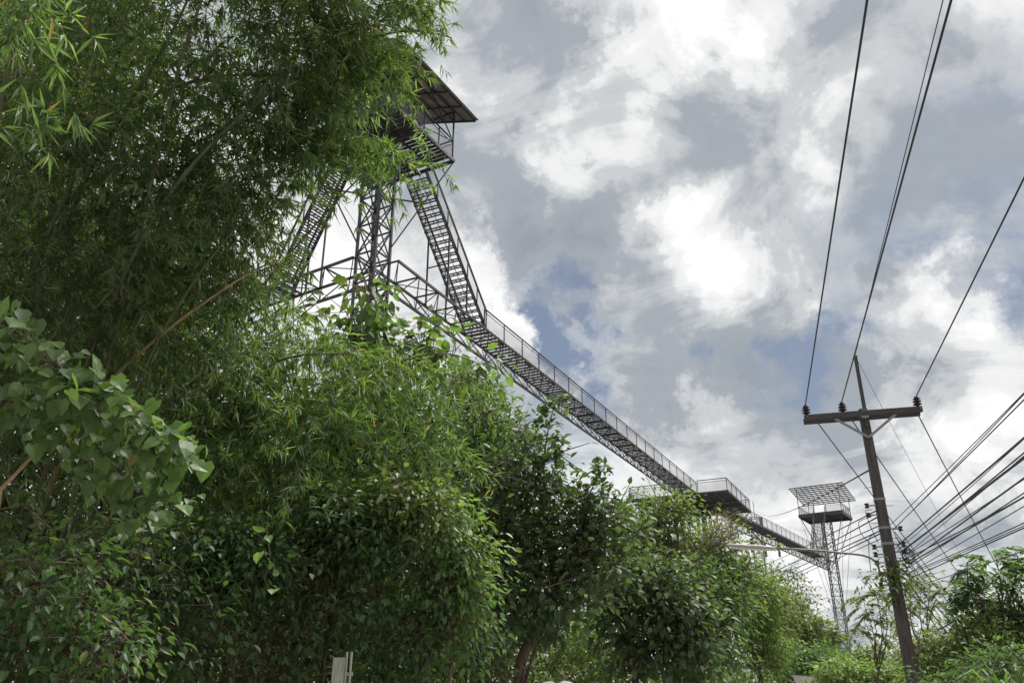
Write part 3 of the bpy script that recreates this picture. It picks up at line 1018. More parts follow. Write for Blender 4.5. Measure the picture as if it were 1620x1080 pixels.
for (pu, pv), (u, v), r_ in lvs:
    zz_ = zpole(pv + rng.uniform(-9, 9))
    p = polep(zz_) + rr_ * (pu - 1402) / FPX * PD * 0.8 - re_ * .12
    q = back_point(p, u, v)
    thick = r_ > 0.02
    lab = 'thin black cable inside the bundle coming in to the pole'
    if thick:
        lab = 'thickest black cable of the bundle coming in to the pole' if r_ > .028 else 'thick black cable of the bundle coming in to the pole'
    elif pv <= 840:
        lab = 'thin black cable of the close trio meeting the pole above the bundle'
    elif pv == 862:
        lab = 'single thin black cable between the close trio and the bundle'
    elif pv >= 920:
        lab = 'thin black cable hanging lowest of the bundle above the roadside trees'
    wire('service_cable', lab, 'cable', [p, q], r_ * .6, rng.uniform(0.0, .25), LV)
# twisted pair of thin lines hanging off the bundle
for (pu, pv), (u, v) in (((1422, 872), (1620, 560)), ((1424, 905), (1540, 820))):
    pass
# cables leaving to the lower right
for i, (pu, pv, u, v, r_) in enumerate(((1408, 842, 1600, 1075, .012), (1410, 850, 1615, 1085, .012), (1412, 862, 1585, 1080, .013), (1414, 870, 1575, 1078, .010),
                                    (1416, 884, 1560, 1072, .012), (1418, 900, 1590, 1068, .016), (1418, 912, 1575, 1088, .018), (1420, 922, 1560, 1090, .016))):
    zz_ = zpole(pv)
    p = polep(zz_) + rr_ * 0.2 - re_ * .05
    wire('service_cable', 'black cable running on from the pole down behind the right-hand tree', 'cable', [p, NP(u, v)], r_, 0.15, 'cables going on behind the right-hand tree')
# cables crossing to the left, behind the far tower
for i, (pv, u, v, r_) in enumerate(((742, 1196, 806, .016), (806, 1160, 905, .012), (816, 1165, 922, .013), (830, 1150, 920, .010), (838, 1150, 930, .012), (842, 1160, 938, .012), (850, 1150, 945, .008))):
    zz_ = zpole(pv)
    p = polep(zz_) - rr_ * 0.08
    q = pd(u, v, 150 if i else 170)
    wire('distant_cable', 'dark cable stretching from the pole across to the far platform' if i == 0 else 'thin dark cable crossing behind the distant stair tower', 'cable', [p, q], r_ * 1.3, 0.5 if i else 1.2, None if i == 0 else 'thin cables crossing behind the distant tower', 40)
# short slack loops on the pole
loops = [[(1380, 806), (1368, 806), (1376, 830), (1389, 858)], [(1380, 816), (1357, 824), (1362, 845), (1390, 872)], [(1386, 842), (1374, 850), (1375, 880), (1378, 905)],
         [(1412, 838), (1424, 860), (1412, 870)], [(1436, 862), (1446, 880), (1438, 896), (1420, 902)], [(1420, 868), (1438, 862), (1440, 878), (1418, 892)]]
for lp_ in loops:
    pts = [on_lamp(*q) for q in lp_]
    c = np.array(pts)
    # smooth
    tt = np.linspace(0, len(c) - 1, 18)
    sm = np.stack([np.interp(tt, np.arange(len(c)), c[:, k]) for k in range(3)], 1)
    for _ in range(2):
        sm[1:-1] = (sm[:-2] + 2 * sm[1:-1] + sm[2:]) / 4
    tag(tubes('jumper_wire', [(sm, 0.009)], 'cable', None, 5), 'short slack jumper wire looping beside the utility pole', 'wire', 'slack loops of wire on the utility pole')
# hanks of spare cable tied beside the pole
for (u, v, r_, nn) in ((1437, 880, .17, 5), (1428, 900, .12, 4)):
    c = on_lamp(u, v) - re_ * .05
    pts = []
    for k in range(nn * 14):
        a = k / 14 * 2 * math.pi
        rr2 = r_ * (1 + .07 * math.sin(k * 1.3))
        pts.append(c + rr_ * rr2 * .8 * math.cos(a) + UPZ * rr2 * math.sin(a) + re_ * (.012 * math.sin(k * .37)))
    pts.append(polep(c[2]) + rr_ * .1)
    tag(tubes('cable_coil', [(pts, .008)], 'cable', None, 5), 'larger hank of spare black cable tied to the pole' if r_ > .15 else 'smaller hank of spare black cable tied to the pole', 'cable coil')
#FOLIAGE
# ------------------------------------------------------------------ foliage
TEMPL = {
    # (along, across, lift) in leaf units, faces
    'lance': ([(0, 0, 0), (.32, .5, .02), (.36, 0, -.025), (.32, -.5, .02), (1, 0, -.13)], [(0, 2, 1), (0, 3, 2), (1, 2, 4), (2, 3, 4)]),
    'ovate': ([(0, 0, 0), (.28, .48, .05), (.62, .44, .01), (1, 0, -.16), (.62, -.44, .01), (.28, -.48, .05), (.42, 0, -.03)],
              [(0, 6, 1), (1, 6, 2), (2, 6, 3), (3, 6, 4), (4, 6, 5), (5, 6, 0)]),
    'heart': ([(0, 0, 0), (-.1, .3, .03), (.2, .52, .05), (.6, .36, .0), (1, 0, -.18), (.6, -.36, .0), (.2, -.52, .05), (-.1, -.3, .03), (.4, 0, -.05)],
              [(0, 8, 1), (1, 8, 2), (2, 8, 3), (3, 8, 4), (4, 8, 5), (5, 8, 6), (6, 8, 7), (7, 8, 0)]),
    'quad': ([(0, 0, 0), (.45, .5, .05), (1, 0, -.10), (.45, -.5, .05)], [(0, 1, 2), (0, 2, 3)]),
}


def unit(v):
    return v / (np.linalg.norm(v, axis=-1, keepdims=True) + 1e-9)


def project(p):
    q = p - CAM
    dep = q @ FWD
    dep_s = np.where(np.abs(dep) < 1e-3, 1e-3, dep)
    return 810 + FPX * (q @ RGT) / dep_s, 540 - FPX * (q @ UPV) / dep_s, dep


def tri_mesh(name, v, f, mat, tint=None):
    me = bpy.data.meshes.new(name)
    nf = len(f)
    me.vertices.add(len(v))
    me.vertices.foreach_set('co', v.astype(np.float32).ravel())
    me.loops.add(nf * 3)
    me.loops.foreach_set('vertex_index', f.astype(np.int32).ravel())
    me.polygons.add(nf)
    me.polygons.foreach_set('loop_start', np.arange(0, nf * 3, 3, dtype=np.int32))
    if tint is not None:
        a = me.attributes.new('tint', 'FLOAT', 'POINT')
        a.data.foreach_set('value', tint.astype(np.float32))
    me.materials.append(mat)
    me.update(calc_edges=True)
    return me


_leafme = {}
TRI = [0]


def leaves(name, parent, pos, d, L, Wd, kind, mat, n_obj=0, roll=0.5, upref=None, leaf_name='leaf'):
    """all leaves of one crown: the n_obj that show largest become leaf objects, the rest one joined mesh"""
    N = len(pos)
    L = np.broadcast_to(np.asarray(L, float), (N,)).copy()
    Wd = np.broadcast_to(np.asarray(Wd, float), (N,)).copy()
    d = unit(d)
    ref = (np.array([0, 0, 1.0]) if upref is None else upref) + rng.normal(0, roll, (N, 3))
    s = unit(np.cross(d, ref))
    nrm = np.cross(s, d)
    nrm = np.where((nrm[:, 2:3] < 0) & (rng.rand(N, 1) < 0.85), -nrm, nrm)
    s = np.cross(d, nrm)
    tv, tf = TEMPL[kind]
    tv = np.array(tv)
    tf = np.array(tf)
    keep = np.ones(N, bool)
    if n_obj:
        u, v, dep = project(pos + d * L[:, None] * .5)
        size = FPX * L / np.maximum(dep, 0.5)
        ok = (u > 5) & (u < 1615) & (v > 5) & (v < 1075) & (dep > 1)
        cell = (np.floor(u / 13) * 1000 + np.floor(v / 13)).astype(int)
        order = np.argsort(dep)
        seen, cand = set(), []
        for i in order:
            if ok[i] and cell[i] not in seen:
                seen.add(cell[i])
                cand.append(i)
        cand = sorted(cand, key=lambda i: -size[i])[:n_obj]
        key = (kind, mat)
        if key not in _leafme:
            me = mesh_from('leaf_blade', tv, [tuple(int(x) for x in t) for t in tf], M[mat])
            _leafme[key] = me
        for i in cand:
            keep[i] = False
            m = Matrix(((d[i, 0] * L[i], s[i, 0] * Wd[i], nrm[i, 0] * L[i], pos[i, 0]), (d[i, 1] * L[i], s[i, 1] * Wd[i], nrm[i, 1] * L[i], pos[i, 1]),
                        (d[i, 2] * L[i], s[i, 2] * Wd[i], nrm[i, 2] * L[i], pos[i, 2]), (0, 0, 0, 1)))
            add_mesh(leaf_name, _leafme[key], parent, m)
    pos, d, s, nrm, L, Wd = pos[keep], d[keep], s[keep], nrm[keep], L[keep], Wd[keep]
    N = len(pos)
    if N == 0:
        return None
    k = len(tv)
    v = (pos[:, None] + d[:, None] * (L[:, None] * tv[None, :, 0])[..., None] + s[:, None] * (Wd[:, None] * tv[None, :, 1])[..., None]
         + nrm[:, None] * (L[:, None] * tv[None, :, 2])[..., None]).reshape(-1, 3)
    f = (tf[None] + (np.arange(N) * k)[:, None, None]).reshape(-1, 3)
    tint = np.repeat(rng.rand(N), k)
    TRI[0] += len(f)
    o = add_mesh(name, tri_mesh(name, v, f, M[mat], tint), parent)
    o['kind'] = 'stuff'
    return o


def B(u, v, dep, rx, ry, rz=0.8, n=20):
    """foliage mass: centre pixel, distance, half width and height in pixels, depth ratio, number of clumps"""
    s = dep / FPX
    return (pd(u, v, dep), np.array([rx * s, rx * s * rz, ry * s]), n)


def in_blob(c, r, n, lo=0.0):
    p = unit(rng.normal(size=(n, 3)))
    q = (lo + (1 - lo) * rng.rand(n, 1)) ** (1 / 2.4)
    q = np.where(rng.rand(n, 1) < .13, q * rng.uniform(1.1, 1.45, (n, 1)), q)      # stragglers make a ragged outline
    return c + p * q * r, p


def ground_at(u, dep):
    q = pd(u, 1089, dep)
    return V3(q[0], q[1], ground_z(q[0], q[1]))


def bent(a, b, sway=0.15, n=7):
    a, b = np.array(a, float), np.array(b, float)
    t = np.linspace(0, 1, n)[:, None]
    L = np.linalg.norm(b - a)
    w = rng.normal(0, 1, (n, 3)) * sway * L * 0.22
    w[0] = w[-1] = 0
    w[1:-1] = (w[:-2] + w[1:-1] + w[2:]) / 2.0 if n > 2 else 0
    return a + (b - a) * t + w


def thin_tubes(name, segs, rad, mat, parent):
    """many straight twigs as 3-sided prisms in one mesh; segs: (N,2,3)"""
    a, b = segs[:, 0], segs[:, 1]
    t = unit(b - a)
    s = unit(np.cross(t, np.array([.3, .5, .81])))
    w = np.cross(t, s)
    r0 = np.broadcast_to(rad, (len(a),))[:, None]
    ring = [(math.cos(x), math.sin(x)) for x in (0, 2.094, 4.189)]
    v = np.stack([a + r0 * (c * s + q * w) for c, q in ring] + [b + 0.5 * r0 * (c * s + q * w) for c, q in ring], 1).reshape(-1, 3)
    f = np.array([(0, 1, 4), (0, 4, 3), (1, 2, 5), (1, 5, 4), (2, 0, 3), (2, 3, 5)])
    f = (f[None] + (np.arange(len(a)) * 6)[:, None, None]).reshape(-1, 3)
    TRI[0] += len(f)
    o = add_mesh(name, tri_mesh(name, v, f, M[mat]), parent)
    o['kind'] = 'stuff'
    return o


def tree(name, label, cat, base, blobs, leaf, mat, bark='bark', group=None, n_obj=0, trunk_r=0.12, stems=1, trunk_px=None, rc=0.35, k=26,
         kind='ovate', ratio=0.5, droop=0.4, lo=0.25, twig=True, limbs=True):
    """tapered trunk(s), limbs to every foliage mass, twigs to every clump, leaves round the twig ends"""
    root = thing(name, label, cat, base, group)
    cs = np.array([b[0] for b in blobs])
    low = cs[np.argmin(cs[:, 2])]
    top = cs[np.argmax(cs[:, 2])]
    fork = []
    for s in range(stems):
        b0 = base + V3(rng.uniform(-.15, .15), rng.uniform(-.15, .15), -0.1) * (stems > 1)
        b0 = b0 - V3(0, 0, .3)
        if trunk_px:
            pts = [b0] + [pd(*q) for q in trunk_px[s]]
            pts = np.array(pts)
            tt = np.linspace(0, len(pts) - 1, 10)
            pts = np.stack([np.interp(tt, np.arange(len(pts)), pts[:, j]) for j in range(3)], 1)
        else:
            tgt = base * .5 + cs.mean(0) * .5
            tgt[2] = max(base[2] + 0.6, min(low[2], base[2] + .55 * (top[2] - base[2])))
            pts = bent(b0, tgt + V3(rng.uniform(-.3, .3), rng.uniform(-.3, .3), 0), .12, 8)
        r = np.linspace(trunk_r, trunk_r * .6, len(pts))
        tubes('trunk', [(pts, r)], bark, root, 8)
        fork.append(pts[-1])
    if limbs:
        lst = []
        for i, (c, rad, n) in enumerate(blobs):
            f0 = fork[int(np.argmin([np.linalg.norm(f - c) for f in fork]))]
            far = bent(f0, c, .22, 8)
            lst.append((far, np.linspace(trunk_r * .5, trunk_r * .16, 8)))
        tubes('limbs', lst, bark, root, 6)
    P_, D_, segs = [], [], []
    for (c, rad, n) in blobs:
        cc, od = in_blob(c, rad, n, lo)
        for j in range(n):
            kk = max(4, int(k * rng.uniform(.6, 1.3)))
            off_ = rng.normal(0, 1, (kk, 3)) * rc * np.array([1, 1, .7])
            P_.append(cc[j] + off_)
            D_.append(unit(off_) * .8 + od[j] * .5 + rng.normal(0, .4, (kk, 3)) + np.array([0, 0, -droop]))
            m_ = c * .45 + cc[j] * .55 + rng.normal(0, .05, 3)
            segs.append((c + rng.normal(0, .1, 3) * rad, m_))
            segs.append((m_, cc[j]))
            for q in range(3):
                segs.append((cc[j], cc[j] + off_[q]))
    P_, D_ = np.concatenate(P_), np.concatenate(D_)
    if twig:
        thin_tubes('twigs', np.array(segs), trunk_r * .09 + .004, bark, root)
    L = leaf * rng.uniform(.4, 1.35, len(P_))
    crown = leaves('crown', root, P_, D_, L, L * ratio, kind, mat, n_obj)
    return root


def bamboo(name, label, base, culms, blobs, leaf, mat, n_obj=0, blen=1.1, fans=6, per=7, tow=(0.6, 0.2, 0), dry=(), droop=0.7, trunk_r=0.032, ratio=0.13):
    """arching culms, drooping leafy side branches with fans of narrow leaves"""
    root = thing(name, label, 'bamboo', base, 'bamboo clumps')
    for i, pts in enumerate(culms):
        P_ = np.array(pts)
        tt = np.linspace(0, len(P_) - 1, 61)
        # smooth arch through the given points
        Q = np.stack([np.interp(tt, np.arange(len(P_)), P_[:, j]) for j in range(3)], 1)
        for _ in range(30):
            Q[1:-1] = (Q[:-2] + 2 * Q[1:-1] + Q[2:]) / 4
        r = np.linspace(trunk_r, trunk_r * .3, len(Q))
        r = r * (1 + 0.28 * (np.arange(len(Q)) % 4 == 0))
        tubes('culm', [(Q, r)], 'culm_dry' if i in dry else 'culm', root, 8)
    P_, D_, LL, segs = [], [], [], []
    tow = np.array(tow, float)
    for (c, rad, n) in blobs:
        b0, od = in_blob(c, rad, n, 0.05)
        dirv = unit(od * np.array([1, 1, .5]) * .7 + tow + rng.normal(0, .35, (n, 3)))
        Lb = blen * rng.uniform(.5, 1.2, n)
        t = np.linspace(.15, 1, fans)
        # droop of the branch: parabola
        pts = b0[:, None] + dirv[:, None] * (Lb[:, None] * t)[..., None] + np.array([0, 0, -1]) * (droop * .55 * Lb[:, None] * t ** 2)[..., None]
        tang = unit(dirv[:, None] + np.array([0, 0, -1]) * (droop * 1.1 * t)[None, :, None])
        p0 = b0
        for q in range(fans):
            segs.append(np.stack([p0, pts[:, q]], 1))
            p0 = pts[:, q]
        # fans
        tg = np.repeat(tang.reshape(-1, 3), per, 0)
        pp = np.repeat(pts.reshape(-1, 3), per, 0)
        m = len(pp)
        twd = unit(tg * .5 + rng.normal(0, .55, (m // per, 3)).repeat(per, 0))
        twl = (rng.uniform(.03, .22, (m // per, 1)) * blen).repeat(per, 0)
        pp = pp + twd * twl * rng.uniform(.4, 1, (m, 1))
        D_.append(unit(twd * .7 + rng.normal(0, .48, (m, 3)) + np.array([0, 0, -.45])))
        P_.append(pp)
        LL.append(leaf * rng.uniform(.55, 1.25, m))
    P_, D_, LL = np.concatenate(P_), np.concatenate(D_), np.concatenate(LL)
    thin_tubes('branchlets', np.concatenate(segs), 0.005, 'culm', root)
    leaves('foliage', root, P_, D_, LL, LL * ratio * rng.uniform(.8, 1.2, len(LL)), 'lance', mat, n_obj, roll=.7)
    return root


def vine_plant(name, label, cat, path, mat, n, leaf, spread, kind='heart', ratio=.9, parent_mat='bark', hang=0.7, top_bias=None, group=None, stem_r=0.012, n_obj=300):
    """climber: stem along a path of points, leaves standing off it, overlapping like shingles"""
    path = np.array(path)
    root = thing(name, label, cat, path[0], group)
    tt = np.linspace(0, len(path) - 1, 26)
    Q = np.stack([np.interp(tt, np.arange(len(path)), path[:, j]) for j in range(3)], 1)
    tubes('stem', [(Q, np.linspace(stem_r, stem_r * .5, len(Q)))], parent_mat, root, 6)
    i = rng.randint(0, len(Q), n)
    pos = Q[i] + rng.normal(0, 1, (n, 3)) * np.array(spread)
    seg = np.stack([Q[i], pos], 1)
    thin_tubes('leaf_stalks', seg, .004, parent_mat, root)
    d = rng.normal(0, .45, (n, 3)) + np.array([.25, -.35, -hang])
    L = leaf * rng.uniform(.5, 1.2, n)
    up = np.tile(np.array([0.1, -.5, .8]), (n, 1))
    leaves('small_leaves', root, pos, d, L, L * ratio, kind, mat, n_obj, roll=.35, upref=up)
    return root


# ---- bamboo, near clump at the left
gb = ground_at(60, 12)


def culm(px_list, base_u, base_d):
    return [ground_at(base_u, base_d) - V3(0, 0, .2)] + [pd(*q) for q in px_list]


near_culms = [
    culm([(60, 760, 10.4), (230, 330, 10.2), (380, 180, 10.4), (500, 90, 11.5), (640, 40, 11.5), (715, 60, 11.6)], -60, 12.5),
    culm([(90, 700, 11.2), (170, 600, 10.8), (290, 500, 10.6), (395, 430, 10.9), (440, 410, 11.4)], -10, 11.6),
    culm([(20, 600, 11), (120, 300, 11), (240, 110, 10.5), (300, 0, 10.2), (340, -120, 10)], -120, 11.5),
    culm([(150, 650, 10.6), (210, 420, 10.4), (275, 130, 10.2), (310, 20, 10.2), (360, -90, 10.2)], 30, 11.0),
    culm([(170, 720, 10.8), (250, 530, 10.6), (330, 410, 10.6), (400, 330, 10.8)], 60, 11.0),
    culm([(-40, 500, 9), (-10, 200, 8.5), (40, 0, 8), (120, -160, 7.5)], -250, 10),
    culm([(220, 700, 13.5), (320, 560, 13.4), (400, 470, 13), (520, 330, 12.6), (600, 250, 12.4)], 90, 13.6),
    culm([(240, 800, 13.5), (330, 640, 13.2), (450, 560, 12.8), (560, 560, 12.4)], 130, 13.8),
]
nb = [
    # upper canopy
    B(300, -40, 11, 220, 110, .7, 150), B(480, -60, 11.5, 120, 70, .7, 70), B(380, 70, 11.5, 120, 90, .7, 85), B(475, 30, 11.7, 70, 50, .7, 46),
    B(430, 170, 11.6, 60, 70, .7, 55), B(355, 220, 11.4, 90, 90, .8, 70), B(290, 330, 11.6, 100, 110, .8, 95), B(350, 300, 11.8, 36, 50, .6, 36),
    # dark inner wall on the left
    B(150, 120, 11, 150, 150, .9, 120), B(90, 320, 10.5, 150, 170, .9, 130), B(210, 300, 12, 120, 150, .9, 120), B(120, 520, 11.5, 170, 160, .9, 150), B(270, 480, 12.2, 90, 110, .8, 90),
    B(60, 60, 13.5, 190, 150, .8, 170), B(60, 420, 13.5, 190, 150, .8, 130), B(-80, 300, 10, 160, 300, .9, 120), B(-60, 650, 10, 160, 200, .9, 90), B(100, 260, 14, 240, 280, .8, 200), B(200, 600, 14, 200, 180, .8, 150), B(100, 760, 12.5, 180, 110, .8, 70),
    B(330, 440, 12.2, 40, 55, .6, 34),
    # over the top of the frame, shading the inside
    B(100, -250, 10, 300, 140, .9, 120), B(-250, -100, 9, 220, 250, .9, 90), B(400, -230, 11, 180, 100, .8, 70),
]
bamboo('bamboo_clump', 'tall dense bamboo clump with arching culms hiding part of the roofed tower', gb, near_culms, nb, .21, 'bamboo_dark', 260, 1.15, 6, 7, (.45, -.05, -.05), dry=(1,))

# ---- brighter overhanging bamboo tips
tips = [B(20, 0, 6.2, 50, 30, .6, 12), B(600, -5, 11.4, 60, 24, .5, 30), B(655, 10, 11.5, 22, 12, .5, 12), B(520, 70, 11.8, 50, 50, .5, 34), B(530, 112, 11.9, 30, 30, .5, 18), B(468, 180, 11.8, 42, 45, .5, 32), B(545, 228, 12, 45, 16, .4, 18), B(572, 82, 11.9, 36, 30, .5, 26), B(598, 118, 12, 22, 18, .5, 12), B(630, 250, 12, 26, 8, .4, 7), B(600, 238, 12, 28, 8, .4, 9),
        B(490, 240, 11.6, 45, 30, .5, 26), B(30, 200, 7.0, 20, 18, .5, 4)]
bamboo('bamboo_spray', 'yellow-green bamboo tips hanging across the deck of the roofed tower', ground_at(-160, 11.5),
       [culm([(0, 560, 10), (150, 180, 10.5), (350, 110, 11), (520, 130, 11.6), (610, 190, 12)], -160, 11.5), culm([(-120, 500, 6.5), (-60, 120, 6.3), (10, -10, 6.1), (60, -30, 6.2)], -420, 7)],
       tips, .21, 'bamboo', 200, .62, 5, 7, (.4, -.1, -.1), droop=.9)

# ---- middle bamboo, brighter drooping masses
mb = [B(330, 620, 13.6, 80, 60, .7, 44), B(420, 600, 13.8, 80, 60, .7, 44), B(380, 700, 13.2, 90, 70, .7, 60), B(300, 670, 13, 56, 56, .7, 34), B(455, 680, 13.0, 50, 60, .7, 36), B(400, 540, 14.2, 50, 40, .7, 28),
      B(450, 790, 12.6, 60, 60, .7, 36), B(280, 770, 13, 70, 50, .7, 30), B(480, 520, 14.6, 36, 28, .6, 16), B(520, 590, 14.2, 50, 34, .7, 26), B(590, 575, 14.6, 50, 26, .6, 22), B(660, 590, 15, 44, 20, .6, 16),
      B(580, 650, 14.2, 70, 40, .7, 36), B(545, 730, 13.8, 60, 46, .7, 32), B(640, 720, 14, 60, 40, .7, 28), B(700, 690, 14.6, 26, 30, .6, 10), B(745, 590, 15.4, 22, 10, .6, 6), B(700, 770, 14.2, 24, 30, .6, 8)]
bamboo('bamboo_clump', 'lower bright green bamboo with drooping sprays in front of the tower foot', ground_at(420, 15),
       [culm([(330, 900, 14.8), (330, 700, 14.5), (400, 560, 14.2), (500, 480, 14)], 330, 15), culm([(430, 900, 15), (470, 720, 14.8), (570, 590, 14.6), (700, 550, 14.8), (770, 580, 15)], 420, 15.2),
        culm([(520, 900, 14.6), (580, 760, 14.3), (660, 690, 14.2), (730, 740, 14.4)], 500, 15)],
       mb, .23, 'bamboo', 260, 1.05, 6, 7, (.35, -.35, -.1), droop=.95)

# ---- dark forest behind the bamboo
for i, (u, d_, bl, lab) in enumerate((
        (-100, 20, [(-100, 600, 230, 260), (60, 820, 200, 160), (-60, 350, 200, 150), (40, 1000, 220, 120), (20, 130, 190, 170)], 'dark leafy tree behind the left edge of the tall bamboo'),
        (250, 22, [(230, 640, 170, 170), (300, 840, 190, 130), (200, 450, 140, 120), (330, 1010, 200, 100)], 'dark leafy tree behind the middle of the tall bamboo'),
        (520, 21, [(450, 760, 130, 150), (560, 860, 150, 120), (600, 720, 90, 90), (560, 1010, 170, 90)], 'dark leafy tree behind the lower drooping bamboo'))):
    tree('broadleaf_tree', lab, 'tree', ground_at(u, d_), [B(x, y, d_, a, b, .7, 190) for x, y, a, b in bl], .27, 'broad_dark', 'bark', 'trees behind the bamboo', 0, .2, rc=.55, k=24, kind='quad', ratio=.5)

# ---- understorey shrubs under the bamboo
for i, (u, d_, bl, mat_, lab) in enumerate((
        (60, 8.5, [(40, 930, 130, 90), (-30, 1040, 120, 80), (120, 1030, 110, 70)], 'broad', 'dark green leafy shrub under the large-leaved climber'),
        (210, 10.5, [(200, 900, 110, 80), (260, 1000, 110, 80), (160, 1050, 90, 50)], 'broad', 'leafy shrub in deep shade under the dry bamboo culm'),
        (420, 12, [(330, 1020, 90, 60), (440, 1000, 80, 70), (500, 920, 70, 70), (420, 1070, 100, 50)], 'broad_dark', 'shaded shrub beside the white signboard'),
        (640, 12.5, [(600, 930, 80, 70), (690, 900, 70, 70), (640, 1010, 100, 70), (720, 980, 60, 70), (610, 1070, 80, 40)], 'broad', 'glossy dark shrub between the white signboard and the forked tree'),
        (690, 12.6, [(690, 820, 56, 50), (640, 790, 50, 40), (725, 880, 40, 40), (700, 940, 50, 40)], 'broad_light', 'bright green leafy sapling below the drooping bamboo'),
        (520, 12.4, [(520, 800, 50, 40), (560, 860, 60, 46), (490, 880, 40, 40), (600, 840, 40, 30)], 'broad', 'deep green broad-leaved sapling below the drooping bamboo'),
        (390, 11.5, [(360, 850, 50, 40), (400, 900, 50, 50), (330, 920, 40, 40)], 'broad', 'small-leaved shaded sapling behind the hanging tendril'))):
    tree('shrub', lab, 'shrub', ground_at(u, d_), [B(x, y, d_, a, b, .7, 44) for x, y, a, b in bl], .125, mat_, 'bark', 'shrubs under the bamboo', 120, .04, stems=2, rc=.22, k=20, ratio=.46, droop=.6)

# ---- big-leaved climber at the left
vine_path = [pd(-80, 510, 7.2), pd(30, 535, 7.1), pd(100, 585, 7.0), pd(165, 640, 7.0), pd(225, 680, 6.9), pd(270, 725, 6.9)]
vine_plant('climbing_vine', 'large-leaved climber draped over a shrub in front of the bamboo', 'vine', vine_path, 'vine', 470, .155, (.13, .22, .09), hang=.6)
vp2 = [pd(-60, 620, 7.5), pd(40, 640, 7.4), pd(120, 690, 7.3), pd(200, 750, 7.2), pd(230, 800, 7.2)]
vine_plant('climbing_vine', 'shaded lower curtain of the large-leaved climber', 'vine', vp2, 'vine', 300, .150, (.18, .22, .14), hang=.95)
wp = [pd(425, 800, 8), pd(422, 840, 8), pd(428, 880, 8), pd(418, 915, 8), pd(428, 935, 8)]
vine_plant('hanging_tendril', 'thin hanging tendril with a few pale heart-shaped leaves', 'vine', wp, 'vine', 9, .13, (.05, .02, .03), hang=.4, stem_r=.005)
stk = ground_at(-20, 7.6)
tag(tubes('dry_stake', [([stk - V3(0, 0, .2), pd(0, 775, 7.4), pd(58, 714, 7.3)], [.03, .022, .016])], 'culm_dry', None, 7), 'broken dry tan bamboo stake leaning below the climber', 'stake')
tag(tubes('dry_cane', [([ground_at(70, 9.0) - V3(0, 0, .2), pd(95, 1055, 9), pd(118, 1000, 9), pd(140, 968, 9)], [.022, .018, .014, .010])], 'culm_dry', None, 7), 'pale dry cane rising through the shaded shrubs', 'cane')

# ---- large-leaved tree in front of the tower column
teak = [B(590, 470, 20, 26, 40, .7, 12), B(560, 530, 20, 60, 32, .7, 18), B(640, 545, 20, 60, 34, .7, 20), B(690, 560, 20, 38, 24, .7, 10), B(600, 590, 20, 80, 36, .7, 22), B(750, 590, 20.5, 45, 28, .7, 14)]
tree('large_leaved_tree', 'young tree with very large bright leaves before the lattice column', 'tree', ground_at(610, 20), teak, .34, 'teak', 'bark', None, 300, .11, rc=.32, k=9, kind='ovate', ratio=.52, droop=.75)

# ---- trees in the middle
tree('broadleaf_tree', 'small-leaved tree whose top stands under the long footbridge', 'tree', ground_at(750, 25),
     [B(745, 640, 25, 42, 40, .8, 34), B(720, 690, 25, 50, 40, .8, 30), B(790, 690, 25, 44, 40, .8, 30), B(760, 740, 25, 80, 50, .8, 40), B(700, 760, 25, 60, 50, .8, 30), B(810, 790, 25, 70, 60, .8, 40), B(725, 615, 25, 24, 18, .8, 12)], .19, 'broad_dark', 'bark_pale', None, 160, .13, rc=.38, k=26, ratio=.42, droop=.5)
rt = [B(800, 760, 17, 60, 60, .8, 24), B(850, 730, 17, 40, 60, .7, 16), B(870, 830, 17, 90, 70, .8, 42), B(800, 870, 16.6, 80, 70, .8, 40), B(920, 820, 17, 50, 50, .8, 22), B(890, 910, 16.6, 90, 60, .8, 42), B(800, 950, 16.4, 60, 50, .8, 22),
      B(850, 960, 16.6, 70, 40, .8, 24), B(930, 880, 17, 50, 50, .8, 22), B(985, 830, 17.5, 30, 40, .8, 12)]
tree('round_leaved_tree', 'dark round-leaved tree with a forked brown trunk by the footbridge', 'tree', ground_at(812, 17), rt, .165, 'broad_dark', 'bark', None, 300, .13, stems=2,
     trunk_px=[[(818, 1060, 16.8), (838, 1010, 16.7), (870, 985, 16.7), (880, 930, 16.8)], [(794, 1060, 17.2), (790, 1000, 17.2), (788, 930, 17)]], rc=.32, k=24, kind='ovate', ratio=.64, droop=.3)

tree('broadleaf_tree', 'slim mid-green tree filling the gap between drooping bamboo and round-leaved tree', 'tree', ground_at(770, 18.5),
     [B(765, 660, 18.5, 26, 34, .8, 18), B(785, 730, 18.5, 40, 40, .8, 30), B(745, 720, 18.5, 34, 44, .8, 26), B(770, 810, 18.2, 44, 44, .8, 30), B(800, 880, 18, 40, 44, .8, 24), B(830, 700, 18.5, 24, 22, .8, 10)], .15, 'broad', 'bark', None, 160, .09, rc=.30, k=26, ratio=.44, droop=.5)


